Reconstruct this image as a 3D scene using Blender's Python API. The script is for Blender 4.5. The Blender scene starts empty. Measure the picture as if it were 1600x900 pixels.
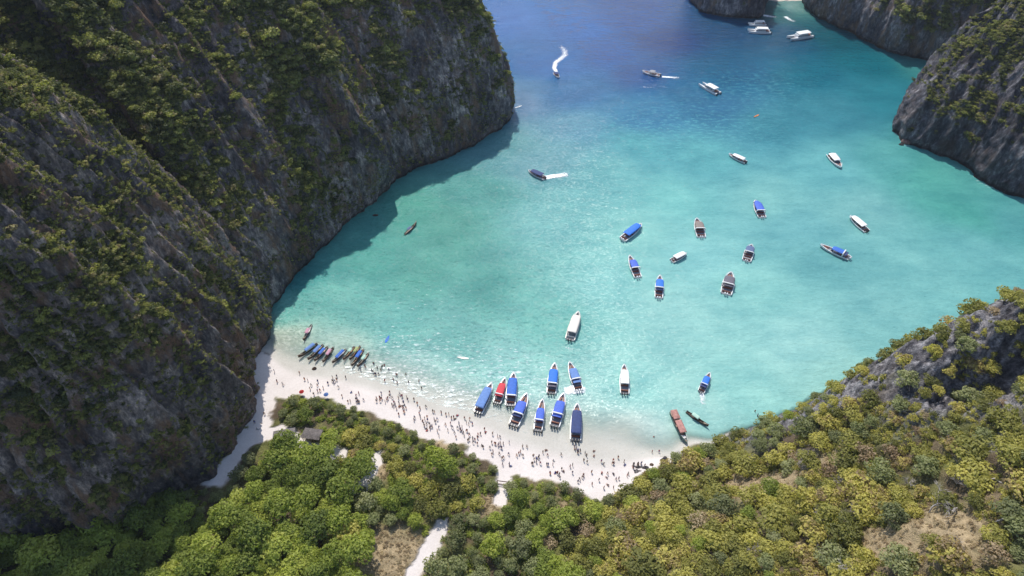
import bpy, bmesh, math, random
import numpy as np
from mathutils import Vector, Matrix
R = math.radians
rng = np.random.default_rng(7)
random.seed(7)
scene = bpy.context.scene
C = scene.collection

# ------------------------------------------------------------------ camera, sky, sun, exposure
CAM_H, FOC = 200.0, 1000.0
cam_data = bpy.data.cameras.new('camera')
cam = bpy.data.objects.new('camera', cam_data); C.objects.link(cam)
cam.location = (0, 0, CAM_H); cam.rotation_euler = (R(45), 0, 0)
cam_data.sensor_width = 36.0; cam_data.lens = 36.0 * FOC / 1600.0
cam_data.clip_start = 1.0; cam_data.clip_end = 20000.0
scene.camera = cam
SUN_EL, SUN_AZ = 55.0, -14.0           # azimuth measured from +Y, negative to the left
w = bpy.data.worlds.new('World'); scene.world = w; w.use_nodes = True
wn = w.node_tree; bg = wn.nodes['Background']
sky = wn.nodes.new('ShaderNodeTexSky'); sky.sky_type = 'NISHITA'; sky.sun_disc = False
sky.sun_elevation = R(SUN_EL); sky.sun_rotation = R(SUN_AZ)
sky.air_density = 1.0; sky.dust_density = 1.0; sky.ozone_density = 1.0
wn.links.new(sky.outputs[0], bg.inputs['Color']); bg.inputs['Strength'].default_value = 0.15
sd = bpy.data.lights.new('sun', 'SUN'); sd.energy = 3.5; sd.angle = R(0.5); sd.color = (1.0, 0.95, 0.87)
sun = bpy.data.objects.new('sun', sd); C.objects.link(sun)
svec = Vector((math.sin(R(SUN_AZ)) * math.cos(R(SUN_EL)), math.cos(R(SUN_AZ)) * math.cos(R(SUN_EL)), math.sin(R(SUN_EL))))
sun.rotation_euler = svec.to_track_quat('Z', 'Y').to_euler(); sun.location = (-100, 100, 400)
vs = scene.view_settings; vs.view_transform = 'Standard'; vs.look = 'None'; vs.exposure = 0.32; vs.gamma = 1.0

# ------------------------------------------------------------------ helpers
def at(px, py, z=0.0):
    """ground point seen at a pixel of the 1600x900 survey photo, at height z"""
    u = (px - 800) / FOC; v = (450 - py) / FOC; k = math.sqrt(0.5)
    t = (CAM_H - z) / (k * (1 - v))
    return (u * t, k * (1 + v) * t, z)
def proj(P):
    P = np.asarray(P, float); k = math.sqrt(.5)
    d = k * P[..., 1] - k * (P[..., 2] - CAM_H); up = k * P[..., 1] + k * (P[..., 2] - CAM_H)
    return 800 + FOC * P[..., 0] / d, 450 - FOC * up / d
def s2l(c):
    c = np.asarray(c, float) / 255.0
    return np.where(c <= .04045, c / 12.92, ((c + .055) / 1.055) ** 2.4)

def _hash(ix, iy, iz, s):
    h = (ix.astype(np.int64) * 374761393 + iy.astype(np.int64) * 668265263 + iz.astype(np.int64) * 2147483647 + s * 1274126177) & 0xffffffff
    h = ((h ^ (h >> 13)) * 1274126177) & 0xffffffff
    h = ((h ^ (h >> 15)) * 2246822519) & 0xffffffff
    return (h ^ (h >> 16)) / 4294967295.0
def vnoise(x, y, z=0.0, seed=0):
    x = np.asarray(x, float); y = np.asarray(y, float); z = np.broadcast_to(np.asarray(z, float), x.shape)
    ix, iy, iz = np.floor(x), np.floor(y), np.floor(z)
    fx, fy, fz = x - ix, y - iy, z - iz
    fx, fy, fz = [f * f * f * (f * (f * 6 - 15) + 10) for f in (fx, fy, fz)]
    r = 0
    for dx in (0, 1):
        for dy in (0, 1):
            for dz in (0, 1):
                wgt = (fx if dx else 1 - fx) * (fy if dy else 1 - fy) * (fz if dz else 1 - fz)
                r = r + wgt * _hash(ix + dx, iy + dy, iz + dz, seed)
    return r * 2 - 1
def fbm(x, y, z=0.0, oct=4, seed=0, gain=.5):
    a, f, r, n = 1.0, 1.0, 0, 0
    for i in range(oct):
        r = r + a * vnoise(np.asarray(x) * f + 17 * i, np.asarray(y) * f - 9 * i, np.asarray(z) * f + 5 * i, seed + i); n += a; a *= gain; f *= 2.03
    return r / n
def ridged(x, y, z=0.0, oct=4, seed=0, gain=.5):
    a, f, r, n = 1.0, 1.0, 0, 0
    for i in range(oct):
        r = r + a * (1 - 2 * np.abs(vnoise(np.asarray(x) * f + 11 * i, np.asarray(y) * f + 3 * i, np.asarray(z) * f - 7 * i, seed + i))); n += a; a *= gain; f *= 2.07
    return r / n
def sstep(a, b, x):
    t = np.clip((x - a) / (b - a), 0, 1); return t * t * (3 - 2 * t)
def poly_sdf(x, y, poly):
    """signed distance, negative inside"""
    P = np.asarray(poly, float); x = np.asarray(x, float); y = np.asarray(y, float)
    d = np.full(x.shape, 1e18); ins = np.zeros(x.shape, bool)
    for i in range(len(P)):
        ax, ay = P[i]; bx, by = P[(i + 1) % len(P)]
        ex, ey = bx - ax, by - ay; wx, wy = x - ax, y - ay
        t = np.clip((wx * ex + wy * ey) / (ex * ex + ey * ey + 1e-12), 0, 1)
        d = np.minimum(d, (wx - ex * t) ** 2 + (wy - ey * t) ** 2)
        c = ((ay > y) != (by > y)) & (x < (bx - ax) * (y - ay) / (by - ay + 1e-12) + ax)
        ins ^= c
    d = np.sqrt(d); return np.where(ins, -d, d)
def line_dist(x, y, pts):
    d = np.full(np.shape(x), 1e18)
    for (ax, ay), (bx, by) in zip(pts[:-1], pts[1:]):
        ex, ey = bx - ax, by - ay; wx, wy = x - ax, y - ay
        t = np.clip((wx * ex + wy * ey) / (ex * ex + ey * ey + 1e-12), 0, 1)
        d = np.minimum(d, (wx - ex * t) ** 2 + (wy - ey * t) ** 2)
    return np.sqrt(d)
def pxy(lst, z=0.0): return [at(a, b, z)[:2] for a, b in lst]

def tag(o, label=None, cat=None, group=None, kind=None):
    if label: o['label'] = label
    if cat: o['category'] = cat
    if group: o['group'] = group
    if kind: o['kind'] = kind
    return o
def empty(name, loc, rz=0.0):
    o = bpy.data.objects.new(name, None); C.objects.link(o); o.location = loc; o.rotation_euler = (0, 0, rz)
    o.empty_display_size = .5; return o
def mesh_np(name, V, F, mats, smooth=True, colors=None, attrs=None, link=True):
    """V (n,3), F (m,4) or (m,3) int arrays"""
    V = np.asarray(V, np.float32); F = np.asarray(F, np.int32); k = F.shape[1]
    me = bpy.data.meshes.new(name)
    me.vertices.add(len(V)); me.vertices.foreach_set('co', V.ravel())
    me.loops.add(F.size); me.loops.foreach_set('vertex_index', F.ravel())
    me.polygons.add(len(F)); me.polygons.foreach_set('loop_start', np.arange(0, F.size, k, dtype=np.int32))
    me.polygons.foreach_set('loop_total', np.full(len(F), k, np.int32))
    me.update(calc_edges=True); me.validate()
    me.polygons.foreach_set('use_smooth', np.full(len(me.polygons), smooth))
    if colors is not None:
        ca = me.color_attributes.new('Col', 'FLOAT_COLOR', 'POINT')
        cc = np.ones((len(V), 4), np.float32); cc[:, :3] = colors; ca.data.foreach_set('color', cc.ravel())
    for n, a in (attrs or {}).items():
        at_ = me.attributes.new(n, 'FLOAT', 'POINT'); at_.data.foreach_set('value', np.asarray(a, np.float32).ravel())
    for m in (mats if isinstance(mats, (list, tuple)) else [mats]): me.materials.append(m)
    o = bpy.data.objects.new(name, me)
    if link: C.objects.link(o)
    return o
def grid_faces(nr, nc):
    i = np.arange(nr - 1)[:, None] * nc + np.arange(nc - 1)[None, :]
    return np.stack([i, i + 1, i + 1 + nc, i + nc], -1).reshape(-1, 4)

# ------------------------------------------------------------------ materials
class NT:
    def __init__(s, name):
        s.m = bpy.data.materials.new(name); s.m.use_nodes = True; s.t = s.m.node_tree; s.b = s.t.nodes['Principled BSDF']
        s.out = s.t.nodes['Material Output']
    def n(s, typ, **kw):
        nd = s.t.nodes.new(typ)
        for k, v in kw.items():
            if k.startswith('i_'):
                key = k[2:]; key = int(key) if key.isdigit() else key
                nd.inputs[key].default_value = v
            else: setattr(nd, k, v)
        return nd
    def l(s, a, b): s.t.links.new(a, b)
    def ramp(s, src, stops, interp='LINEAR'):
        r = s.n('ShaderNodeValToRGB'); r.color_ramp.interpolation = interp
        e = r.color_ramp.elements
        while len(e) < len(stops): e.new(.5)
        for q, (p, c) in zip(e, stops): q.position = p; q.color = (*c, 1) if len(c) == 3 else c
        s.l(src, r.inputs[0]); return r.outputs[0]
    def noise(s, scale, detail=4, rough=.55, vec=None, w3=None):
        nd = s.n('ShaderNodeTexNoise'); nd.inputs['Scale'].default_value = scale; nd.inputs['Detail'].default_value = detail; nd.inputs['Roughness'].default_value = rough
        if vec is not None: s.l(vec, nd.inputs['Vector'])
        return nd.outputs[0]
    def pos(s, sx=1, sy=1, sz=1):
        g = s.n('ShaderNodeNewGeometry'); m = s.n('ShaderNodeMapping'); m.inputs['Scale'].default_value = (sx, sy, sz); s.l(g.outputs['Position'], m.inputs['Vector']); return m.outputs[0]
    def math(s, op, a, b=None, c=None, clamp=False):
        nd = s.n('ShaderNodeMath', operation=op); nd.use_clamp = clamp
        for i, q in enumerate((a, b, c)):
            if q is None: continue
            if isinstance(q, (int, float)): nd.inputs[i].default_value = q
            else: s.l(q, nd.inputs[i])
        return nd.outputs[0]
    def mix(s, fac, a, b, blend='MIX'):
        nd = s.n('ShaderNodeMix', data_type='RGBA', blend_type=blend)
        for i, q in ((0, fac), (6, a), (7, b)):
            if isinstance(q, (int, float)): nd.inputs[i].default_value = q
            elif isinstance(q, tuple): nd.inputs[i].default_value = (*q, 1) if len(q) == 3 else q
            else: s.l(q, nd.inputs[i])
        return nd.outputs[2]
    def bump(s, h, strength=.5, dist=.1, normal=None):
        nd = s.n('ShaderNodeBump'); nd.inputs['Strength'].default_value = strength; nd.inputs['Distance'].default_value = dist
        s.l(h, nd.inputs['Height'])
        if normal is not None: s.l(normal, nd.inputs['Normal'])
        s.l(nd.outputs[0], s.b.inputs['Normal']); return nd.outputs[0]
def attr(nt, name): return nt.n('ShaderNodeAttribute', attribute_name=name)

def mat_plain(name, col, rough=.5, metal=0, var=.12, scale=3.0, spec=.5):
    nt = NT(name)
    g = nt.n('ShaderNodeTexCoord')
    n = nt.noise(scale, 3, .6, g.outputs['Object'])
    d = tuple(c * (1 - var) for c in col); u = tuple(min(1, c * (1 + var)) for c in col)
    nt.l(nt.ramp(n, [(.3, d), (.7, u)]), nt.b.inputs['Base Color'])
    nt.b.inputs['Roughness'].default_value = rough; nt.b.inputs['Metallic'].default_value = metal
    nt.b.inputs['Specular IOR Level'].default_value = spec
    return nt.m

def mat_rock(name, tint=(1, 1, 1), green=.5, warmth=.8):
    nt = NT(name); p = nt.pos(1, 1, .45); p1 = nt.pos()
    a = nt.noise(.11, 6, .65, p); b = nt.noise(.45, 8, .78, p); c = nt.noise(2.2, 6, .8, p)
    col = nt.ramp(b, [(.32, (.04, .04, .045)), (.45, (.11, .107, .115)), (.54, (.21, .20, .205)), (.66, (.52, .49, .46))])
    warm = nt.ramp(c, [(.35, (.10, .06, .035)), (.65, (.34, .22, .13))])
    f = nt.ramp(a, [(.50, (0, 0, 0)), (.62, (1, 1, 1))])
    big = nt.ramp(nt.noise(.05, 5, .65, nt.pos(1, 1, .8)), [(.36, (.38, .38, .42)), (.5, (.85, .85, .85)), (.63, (1.6, 1.55, 1.45))])
    col = nt.mix(1.0, col, big, 'MULTIPLY')
    col = nt.mix(nt.math('MULTIPLY', f, warmth), col, warm)
    # moss and low plants growing on the rock: attribute 'green' from slope
    ga = attr(nt, 'green').outputs['Fac']
    gn = nt.noise(.3, 9, .8, p1); gf = nt.math('ADD', ga, nt.math('MULTIPLY', nt.math('SUBTRACT', gn, .46), 2.4)); 
    gf = nt.ramp(gf, [(.42, (0, 0, 0)), (.58, (1, 1, 1))])
    gc = nt.ramp(nt.noise(.9, 6, .85, p1), [(.38, (.028, .038, .014)), (.52, (.10, .12, .035)), (.66, (.34, .32, .10))])
    col = nt.mix(nt.math('MULTIPLY', gf, green * 1.6, clamp=True), col, gc)
    # dark wet band at the tide line
    sx = nt.n('ShaderNodeSeparateXYZ'); g = nt.n('ShaderNodeNewGeometry'); nt.l(g.outputs['Position'], sx.inputs[0])
    zz = nt.math('ADD', sx.outputs['Z'], nt.math('MULTIPLY', nt.noise(.5, 3, .6, p1), -2.0))
    wet = nt.ramp(nt.math('MULTIPLY', zz, .35, clamp=True), [(.0, (.38, .36, .34)), (.6, (1, 1, 1))])
    wetc = nt.mix(1.0, col, wet, 'MULTIPLY')
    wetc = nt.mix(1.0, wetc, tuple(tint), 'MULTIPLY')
    nt.l(wetc, nt.b.inputs['Base Color']); nt.b.inputs['Roughness'].default_value = .85; nt.b.inputs['Specular IOR Level'].default_value = .25
    h = nt.math('ADD', nt.math('MULTIPLY', b, 1.0), nt.math('MULTIPLY', c, .45))
    nt.bump(h, 1.0, 2.6)
    return nt.m

def mat_leaf(name, stops, transl=.25, vscale=1.0):
    nt = NT(name)
    oi = nt.n('ShaderNodeObjectInfo'); at_ = attr(nt, 'tone').outputs['Fac']
    v = nt.math('ADD', nt.math('MULTIPLY', oi.outputs['Random'], .72), nt.math('MULTIPLY', at_, .28))
    col = nt.ramp(v, stops)
    n = nt.noise(.9, 2, .5, nt.pos()); col = nt.mix(.55, col, nt.ramp(n, [(.3, (.45, .45, .45)), (.7, (1.25, 1.25, 1.2))]), 'MULTIPLY')
    nt.l(col, nt.b.inputs['Base Color']); nt.b.inputs['Roughness'].default_value = .6; nt.b.inputs['Specular IOR Level'].default_value = .3
    tr = nt.n('ShaderNodeBsdfTranslucent'); nt.l(nt.mix(1.0, col, (1.3, 1.4, .6), 'MULTIPLY'), tr.inputs['Color'])
    ms = nt.n('ShaderNodeMixShader'); ms.inputs[0].default_value = transl
    nt.l(nt.b.outputs[0], ms.inputs[1]); nt.l(tr.outputs[0], ms.inputs[2]); nt.l(ms.outputs[0], nt.out.inputs[0])
    return nt.m

M = {}
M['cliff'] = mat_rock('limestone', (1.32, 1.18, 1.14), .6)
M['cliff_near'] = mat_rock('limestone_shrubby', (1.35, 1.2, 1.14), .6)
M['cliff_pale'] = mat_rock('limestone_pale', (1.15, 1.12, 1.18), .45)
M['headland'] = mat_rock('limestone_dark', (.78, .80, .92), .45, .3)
M['leaf_cliff'] = mat_leaf('cliff_foliage', [(0, (.045, .055, .028)), (.25, (.085, .10, .036)), (.5, (.20, .21, .06)), (.7, (.38, .38, .10)), (.8, (.30, .23, .14)), (.9, (.20, .21, .08)), (1, (.52, .52, .17))], .38)
M['leaf_valley'] = mat_leaf('valley_foliage', [(0, (.11, .15, .035)), (.35, (.24, .29, .06)), (.7, (.38, .43, .08)), (1, (.50, .50, .12))], .42)
M['leaf_olive'] = mat_leaf('olive_foliage', [(0, (.17, .18, .09)), (.4, (.24, .26, .11)), (.75, (.31, .33, .15)), (1, (.38, .37, .19))], .38)
M['leaf_hill'] = mat_leaf('hill_foliage', [(0, (.12, .13, .045)), (.3, (.24, .235, .06)), (.55, (.41, .38, .095)), (.75, (.56, .50, .13)), (.86, (.34, .24, .12)), (1, (.32, .27, .21))], .38)
M['leaf_dry'] = mat_leaf('dry_foliage', [(0, (.28, .19, .12)), (.5, (.42, .32, .2)), (1, (.52, .43, .28))], .3)
M['bark'] = mat_plain('bark', (.17, .13, .10), .9, scale=6, var=.3)
M['bark_pale'] = mat_plain('bleached_wood', (.42, .38, .35), .9, scale=6, var=.2)

# ground: colour attribute gives sand / soil / dry grass / rock zones, nodes give grain
nt = NT('ground'); cc = attr(nt, 'Col').outputs['Color']; p = nt.pos()
n1 = nt.noise(.35, 6, .7, p); n2 = nt.noise(3.0, 4, .7, p); sm = attr(nt, 'sand').outputs['Fac']
v = nt.ramp(n1, [(.3, (.55, .55, .52)), (.7, (1.35, 1.3, 1.25))]); v2 = nt.ramp(n2, [(.25, (.6, .6, .6)), (.75, (1.35, 1.35, 1.35))])
rough = nt.mix(1.0, nt.mix(1.0, cc, v, 'MULTIPLY'), v2, 'MULTIPLY')
vs1 = nt.ramp(nt.noise(.12, 5, .6, p), [(.3, (.93, .92, .91)), (.7, (1.04, 1.04, 1.04))]); vs2 = nt.ramp(nt.noise(1.6, 4, .75, p), [(.3, (.90, .89, .88)), (.6, (1.03, 1.03, 1.03))])
smooth = nt.mix(1.0, nt.mix(1.0, cc, vs1, 'MULTIPLY'), vs2, 'MULTIPLY')
rk = attr(nt, 'rock').outputs['Fac']; rt = nt.ramp(nt.noise(.8, 8, .78, nt.pos(1, 1, 1)), [(.36, (.22, .22, .24)), (.5, (.8, .8, .8)), (.64, (1.9, 1.85, 1.8))])
rough = nt.mix(rk, rough, nt.mix(1.0, cc, rt, 'MULTIPLY'))
nt.l(nt.mix(sm, rough, smooth), nt.b.inputs['Base Color']); nt.b.inputs['Roughness'].default_value = .9; nt.b.inputs['Specular IOR Level'].default_value = .2
inv = nt.math('SUBTRACT', 1.08, sm)
nt.bump(nt.math('MULTIPLY', nt.math('ADD', n1, nt.math('MULTIPLY', n2, .5)), inv), .9, 1.2)
M['ground'] = nt.m

# water: colour attribute = depth and bed, nodes = ripples, glint, foam and painted glitter flecks
nt = NT('sea_water'); cc = attr(nt, 'Col').outputs['Color']; al = attr(nt, 'alpha').outputs['Fac']; foam_glint = attr(nt, 'foam').outputs['Fac']; rp = attr(nt, 'chop').outputs['Fac']
p = nt.pos(1, 1.35, 1)
mott = nt.ramp(nt.noise(.055, 6, .62, nt.pos(1, 1.6, 1)), [(.3, (.74, .83, .86)), (.7, (1.2, 1.12, 1.09))])
mott2 = nt.ramp(nt.noise(.5, 5, .7, p), [(.3, (.93, .95, .96)), (.72, (1.07, 1.05, 1.04))])
col = nt.mix(1.0, nt.mix(1.0, cc, mott, 'MULTIPLY'), mott2, 'MULTIPLY')
cr = attr(nt, 'reef').outputs['Fac']
rn = nt.ramp(nt.noise(.3, 6, .75, nt.pos(.75, 1.5, 1)), [(.50, (0, 0, 0)), (.63, (1, 1, 1))])
col = nt.mix(nt.math('MULTIPLY', nt.math('MULTIPLY', rn, cr), .42), col, (.13, .45, .44))
fn = nt.noise(.5, 6, .8, nt.pos(.55, 1.7, 1)); ff = nt.math('ADD', fn, nt.math('MULTIPLY', foam_glint, .22))
ff = nt.ramp(ff, [(.70, (0, 0, 0)), (.84, (1, 1, 1))])
col = nt.mix(ff, col, (.82, .86, .87))
nt.l(col, nt.b.inputs['Base Color']); nt.b.inputs['IOR'].default_value = 1.33
nt.l(nt.math('MAXIMUM', al, ff), nt.b.inputs['Alpha'])
nt.b.inputs['Roughness'].default_value = .16; nt.b.inputs['Specular IOR Level'].default_value = .32
w1 = nt.noise(.42, 3, .55, nt.pos(.8, 1.5, 1)); w2 = nt.noise(1.0, 4, .65, p)
h = nt.math('ADD', nt.math('MULTIPLY', w1, .9), nt.math('MULTIPLY', w2, .7))
w0 = nt.noise(.17, 2, .5, nt.pos(.7, 1.6, 1)); h = nt.math('ADD', h, nt.math('MULTIPLY', w0, 1.6))
bn = nt.bump(nt.math('MULTIPLY', h, rp), 1.0, .5)
vo = nt.n('ShaderNodeTexVoronoi'); vo.inputs['Scale'].default_value = 1.15; nt.l(nt.pos(.8, 1.5, 1), vo.inputs['Vector'])      # wavelet facets
vm = nt.n('ShaderNodeVectorMath', operation='SUBTRACT'); nt.l(vo.outputs['Color'], vm.inputs[0]); vm.inputs[1].default_value = (.5, .5, .5)
vm2 = nt.n('ShaderNodeVectorMath', operation='MULTIPLY'); nt.l(vm.outputs[0], vm2.inputs[0]); vm2.inputs[1].default_value = (.5, .5, 0)
vm3 = nt.n('ShaderNodeVectorMath', operation='SCALE'); nt.l(vm2.outputs[0], vm3.inputs[0]); nt.l(attr(nt, 'facet').outputs['Fac'], vm3.inputs['Scale'])
vm4 = nt.n('ShaderNodeVectorMath', operation='ADD'); nt.l(bn, vm4.inputs[0]); nt.l(vm3.outputs[0], vm4.inputs[1])
vm5 = nt.n('ShaderNodeVectorMath', operation='NORMALIZE'); nt.l(vm4.outputs[0], vm5.inputs[0]); nt.l(vm5.outputs[0], nt.b.inputs['Normal'])
M['water'] = nt.m

# ------------------------------------------------------------------ the ground: bay floor edge, beach, valley, right-hand hill
shore_px = [(405, 548), (430, 560), (470, 574), (515, 582), (560, 590), (600, 602), (640, 618), (700, 637), (760, 655), (830, 680), (900, 696), (960, 703), (1020, 710), (1055, 714)]
back_px = [(432, 622), (480, 618), (530, 632), (580, 645), (620, 664), (660, 684), (720, 698), (760, 720), (785, 742), (830, 748), (870, 755), (910, 768), (935, 782), (965, 770), (1000, 745), (1045, 722)]
ctrl = []
for q in shore_px: ctrl.append(at(*q, 0))
for q in shore_px[1::2]:
    x, y, _ = at(*q, 0); ctrl += [(x + 5, y + 9, -1.0), (x + 16, y + 30, -3.2), (x + 35, y + 70, -6.5)]
for q in back_px: ctrl.append(at(*q, 2.2))
for x, y, z in [(-100, 160, 2.5), (-100, 135, 4), (-98, 115, 6), (-60, 110, 4), (-20, 105, 4), (10, 100, 4), (-80, 90, 7), (-40, 85, 6), (0, 80, 6), (-110, 80, 9), (-140, 75, 12), (-180, 70, 16), (-100, 50, 12), (-50, 40, 10), (0, 40, 12), (-50, 0, 16), (-150, 0, 30), (30, 0, 30),
                (-115, 175, 2), (-130, 120, 8), (-200, 120, 10), (-250, 60, 20), (0, 60, 8)]: ctrl.append((x, y, z))
for a in [(1100, 697, 2.5), (1180, 668, 8), (1260, 641, 17), (1330, 602, 29), (1400, 548, 41), (1500, 503, 53), (1600, 463, 66), (1060, 760, 6), (1000, 765, 4), (1100, 850, 20), (1000, 900, 15),
          (900, 900, 9), (1200, 900, 31), (1400, 900, 46), (1600, 900, 60), (1200, 750, 20), (1400, 700, 40), (1550, 600, 57), (1400, 800, 44), (1300, 750, 32), (1600, 750, 60), (1250, 690, 20), (1450, 640, 46), (1120, 790, 14)]:
    ctrl.append(at(*a))
for x, y, z in [(70, 119.5, 0), (84, 126, 0), (96, 130.5, 0), (106, 137, -1.5), (122, 146, -2.5), (140, 157, -3), (158, 168, -4), (95, 145, -4), (180, 172, -3), (230, 175, -2), (290, 180, -2), (200, 135, 85), (250, 120, 100), (290, 100, 110), (180, 60, 85), (230, 40, 100), (100, 20, 60), (150, 0, 80), (290, 30, 120),
                (110, 200, -8), (200, 230, -9), (280, 230, -9), (0, 230, -9), (-60, 230, -8), (-120, 230, -4), (60, 190, -7)]: ctrl.append((x, y, z))
ctrl = np.array(ctrl)
def tps_fit(P, Z, lam=.0):
    n = len(P); d = np.linalg.norm(P[:, None] - P[None], axis=-1); K = np.where(d > 0, d * d * np.log(d + 1e-12), 0) + lam * np.eye(n)
    A = np.zeros((n + 3, n + 3)); A[:n, :n] = K; A[:n, n] = 1; A[:n, n + 1:] = P; A[n, :n] = 1; A[n + 1:, :n] = P.T
    b = np.zeros((n + 3,) + Z.shape[1:]); b[:n] = Z
    return np.linalg.solve(A, b)
def tps_eval(P, Wt, x, y):
    r = Wt[len(P)] + x[..., None] * Wt[len(P) + 1] + y[..., None] * Wt[len(P) + 2] if Wt.ndim > 1 else Wt[len(P)] + x * Wt[len(P) + 1] + y * Wt[len(P) + 2]
    for i, (a, b) in enumerate(P):
        d2 = (x - a) ** 2 + (y - b) ** 2; k = .5 * d2 * np.log(d2 + 1e-12)
        r = r + (k[..., None] * Wt[i] if Wt.ndim > 1 else k * Wt[i])
    return r
P0 = ctrl[:, :2] / 100.0; W0 = tps_fit(P0, ctrl[:, 2], .002)
sand_poly = pxy([(395, 548)] + shore_px[1:] + [(1060, 716)]) + pxy(back_px[::-1], 2.2) + pxy([(425, 650), (420, 690), (395, 705), (375, 735), (350, 775), (325, 765), (355, 720), (385, 655), (395, 610), (385, 560)], 3)
paths = [pxy([(785, 735), (787, 755), (786, 772), (780, 785)], 2.5), pxy([(630, 930), (650, 895), (668, 865), (690, 822)], 5), pxy([(470, 700), (500, 704), (530, 712)], 3), pxy([(590, 715), (578, 745), (560, 770)], 3), pxy([(395, 690), (440, 675), (480, 700)], 3)]
path_w = [2.6, 2.6, 2.6, 2.2, 2.6]
dry_spots = [(at(620, 870, 5), 11), (at(540, 760, 4), 6), (at(1180, 745, 20), 9), (at(590, 735, 4), 5), (at(480, 703, 4), 4), (at(1445, 840, 45), 9), (at(1290, 720, 28), 5), (at(1230, 745, 24), 4.5), (at(700, 690, 3), 5), (at(765, 790, 3), 4.5), (at(1390, 850, 44), 6), (at(880, 800, 5), 4)]
GX = np.arange(-250, 300.1, .62); GY = np.arange(-10, 236, .62)
gx, gy = np.meshgrid(GX, GY)
gz = tps_eval(P0, W0, gx / 100, gy / 100)
sdf_sand = poly_sdf(gx, gy, sand_poly) + 2.2 * fbm(gx * .25, gy * .25, oct=3, seed=5)
pd = np.full(gx.shape, 99.0)
for pts, wd in zip(paths, path_w): pd = np.minimum(pd, line_dist(gx, gy, pts) - wd * (1 + .5 * fbm(gx * .4, gy * .4, oct=2, seed=8)))
sandm = np.maximum(1 - sstep(-.6, .6, sdf_sand), 1 - sstep(-.5, .5, pd))
sandm = np.maximum(sandm, 1 - sstep(.2, .9, gz) * 1.0) * (1 - sstep(70, 84, gx))
hill = sstep(2.5, 14, gz) * sstep(20, 50, gx) + .25 * sstep(6, 12, gz)
_rl = pxy([(1190, 668), (1260, 645)], 14) + pxy([(1330, 606)], 29) + pxy([(1400, 552)], 41) + pxy([(1500, 508)], 53) + pxy([(1600, 470)], 66)
ridge_rock = (1 - sstep(4, 11, line_dist(gx, gy, _rl) + 4 * fbm(gx * .12, gy * .12, 0, 3, 45))) * sstep(60, 85, gx)
rocky = np.maximum(ridge_rock, sstep(34, 46, gz) * sstep(97, 108, gy + .25 * (gx - 100) + 6 * fbm(gx * .1, gy * .1, 0, 3, 44)))
rn_ = ridged(gx * .055, gy * .055, gz * .03, 5, 21); 
near_ridge = (1 - sstep(5, 18, line_dist(gx, gy, _rl))) * sstep(60, 80, gx)
gz = gz + hill * (1 - .75 * near_ridge) * (4.6 * fbm(gx * .05, gy * .05, oct=4, seed=3) + 1.1 * fbm(gx * .35, gy * .35, oct=3, seed=4)) * (1 - .0 * rocky)
ra, rb = gx * .82 + gy * .57, -gx * .57 + gy * .82
gz = gz + rocky * (3.4 * (rn_ - .1) + 2.2 * ridged(ra * .10, rb * .34, 0, 3, 22) + 1.5 * ridged(ra * .34, rb * .8, 0, 3, 23) + .6 * _hash(np.floor(ra * .45 + 1.5 * fbm(gx * .3, gy * .3, 0, 2, 51)), np.floor(rb * .9 + 1.5 * fbm(gx * .3, gy * .3, 0, 2, 52)), gx * 0, 3))
# a dark hollow in the crag and a gully on the slope
hx, hy, _ = at(1565, 590, 56)
gz = gz - 15 * np.exp(-(((gx - hx) / 13) ** 2 + ((gy - hy) / 7) ** 2))
gz = gz + (1 - sandm) * .25 * fbm(gx * .6, gy * .6, oct=2, seed=6) + sandm * .05 * fbm(gx * .15, gy * .15, oct=2, seed=9)
dry = np.zeros(gx.shape)
for (x, y, _), r in dry_spots: dry = np.maximum(dry, np.exp(-((gx - x) ** 2 + (gy - y) ** 2) / r ** 2))
dry = np.clip(dry * 1.3 + .35 * fbm(gx * .12, gy * .12, oct=3, seed=12), 0, 1)
soil = np.array([.13, .10, .065]); grass = np.array([.16, .17, .055]); straw = np.array([.44, .35, .22]); rockc = np.array([.30, .29, .305]); rockd = np.array([.075, .072, .085]); sandc = np.array([.64, .59, .56]); wets = np.array([.50, .485, .44])
mixf = sstep(-.3, .4, fbm(gx * .15, gy * .15, oct=3, seed=31))[..., None]
gc = soil * (1 - mixf) + grass * mixf
rm = np.clip(rocky + sstep(.1, .5, fbm(gx * .09, gy * .09, oct=4, seed=33)) * sstep(10, 20, gz) * .7, 0, 1)
rmix = sstep(-.3, .55, .5 * rn_ + .8 * fbm(ra * .4, rb * .9, 0, 4, 24))[..., None]; rc = rockd * (1 - rmix) + rockc * rmix
gc = gc * (1 - rm[..., None]) + rc * rm[..., None]
gc = gc * (1 - dry[..., None] * (1 - .7 * rm[..., None])) + straw * dry[..., None] * (1 - .7 * rm[..., None])
ws = sstep(.9, -.1, gz)[..., None] if False else (1 - sstep(.15, .9, gz))[..., None]
sc_ = sandc * (1 - ws) + wets * ws
gc = gc * (1 - sandm[..., None]) + sc_ * sandm[..., None]
V = np.stack([gx, gy, gz], -1).reshape(-1, 3)
ground = mesh_np('ground', V, grid_faces(len(GY), len(GX)), M['ground'], True, gc.reshape(-1, 3), {'sand': sandm, 'rock': rm})
tag(ground, 'white sand beach with scrubby valley floor and hillside behind it', kind='structure')
def glook(A, x, y):
    fx = (np.asarray(x) - GX[0]) / .62; fy = (np.asarray(y) - GY[0]) / .62
    ix = np.clip(fx.astype(int) if hasattr(fx, 'astype') else int(fx), 0, len(GX) - 2); iy = np.clip(fy.astype(int) if hasattr(fy, 'astype') else int(fy), 0, len(GY) - 2)
    tx, ty = fx - ix, fy - iy
    return (A[iy, ix] * (1 - tx) + A[iy, ix + 1] * tx) * (1 - ty) + (A[iy + 1, ix] * (1 - tx) + A[iy + 1, ix + 1] * tx) * ty
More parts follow.
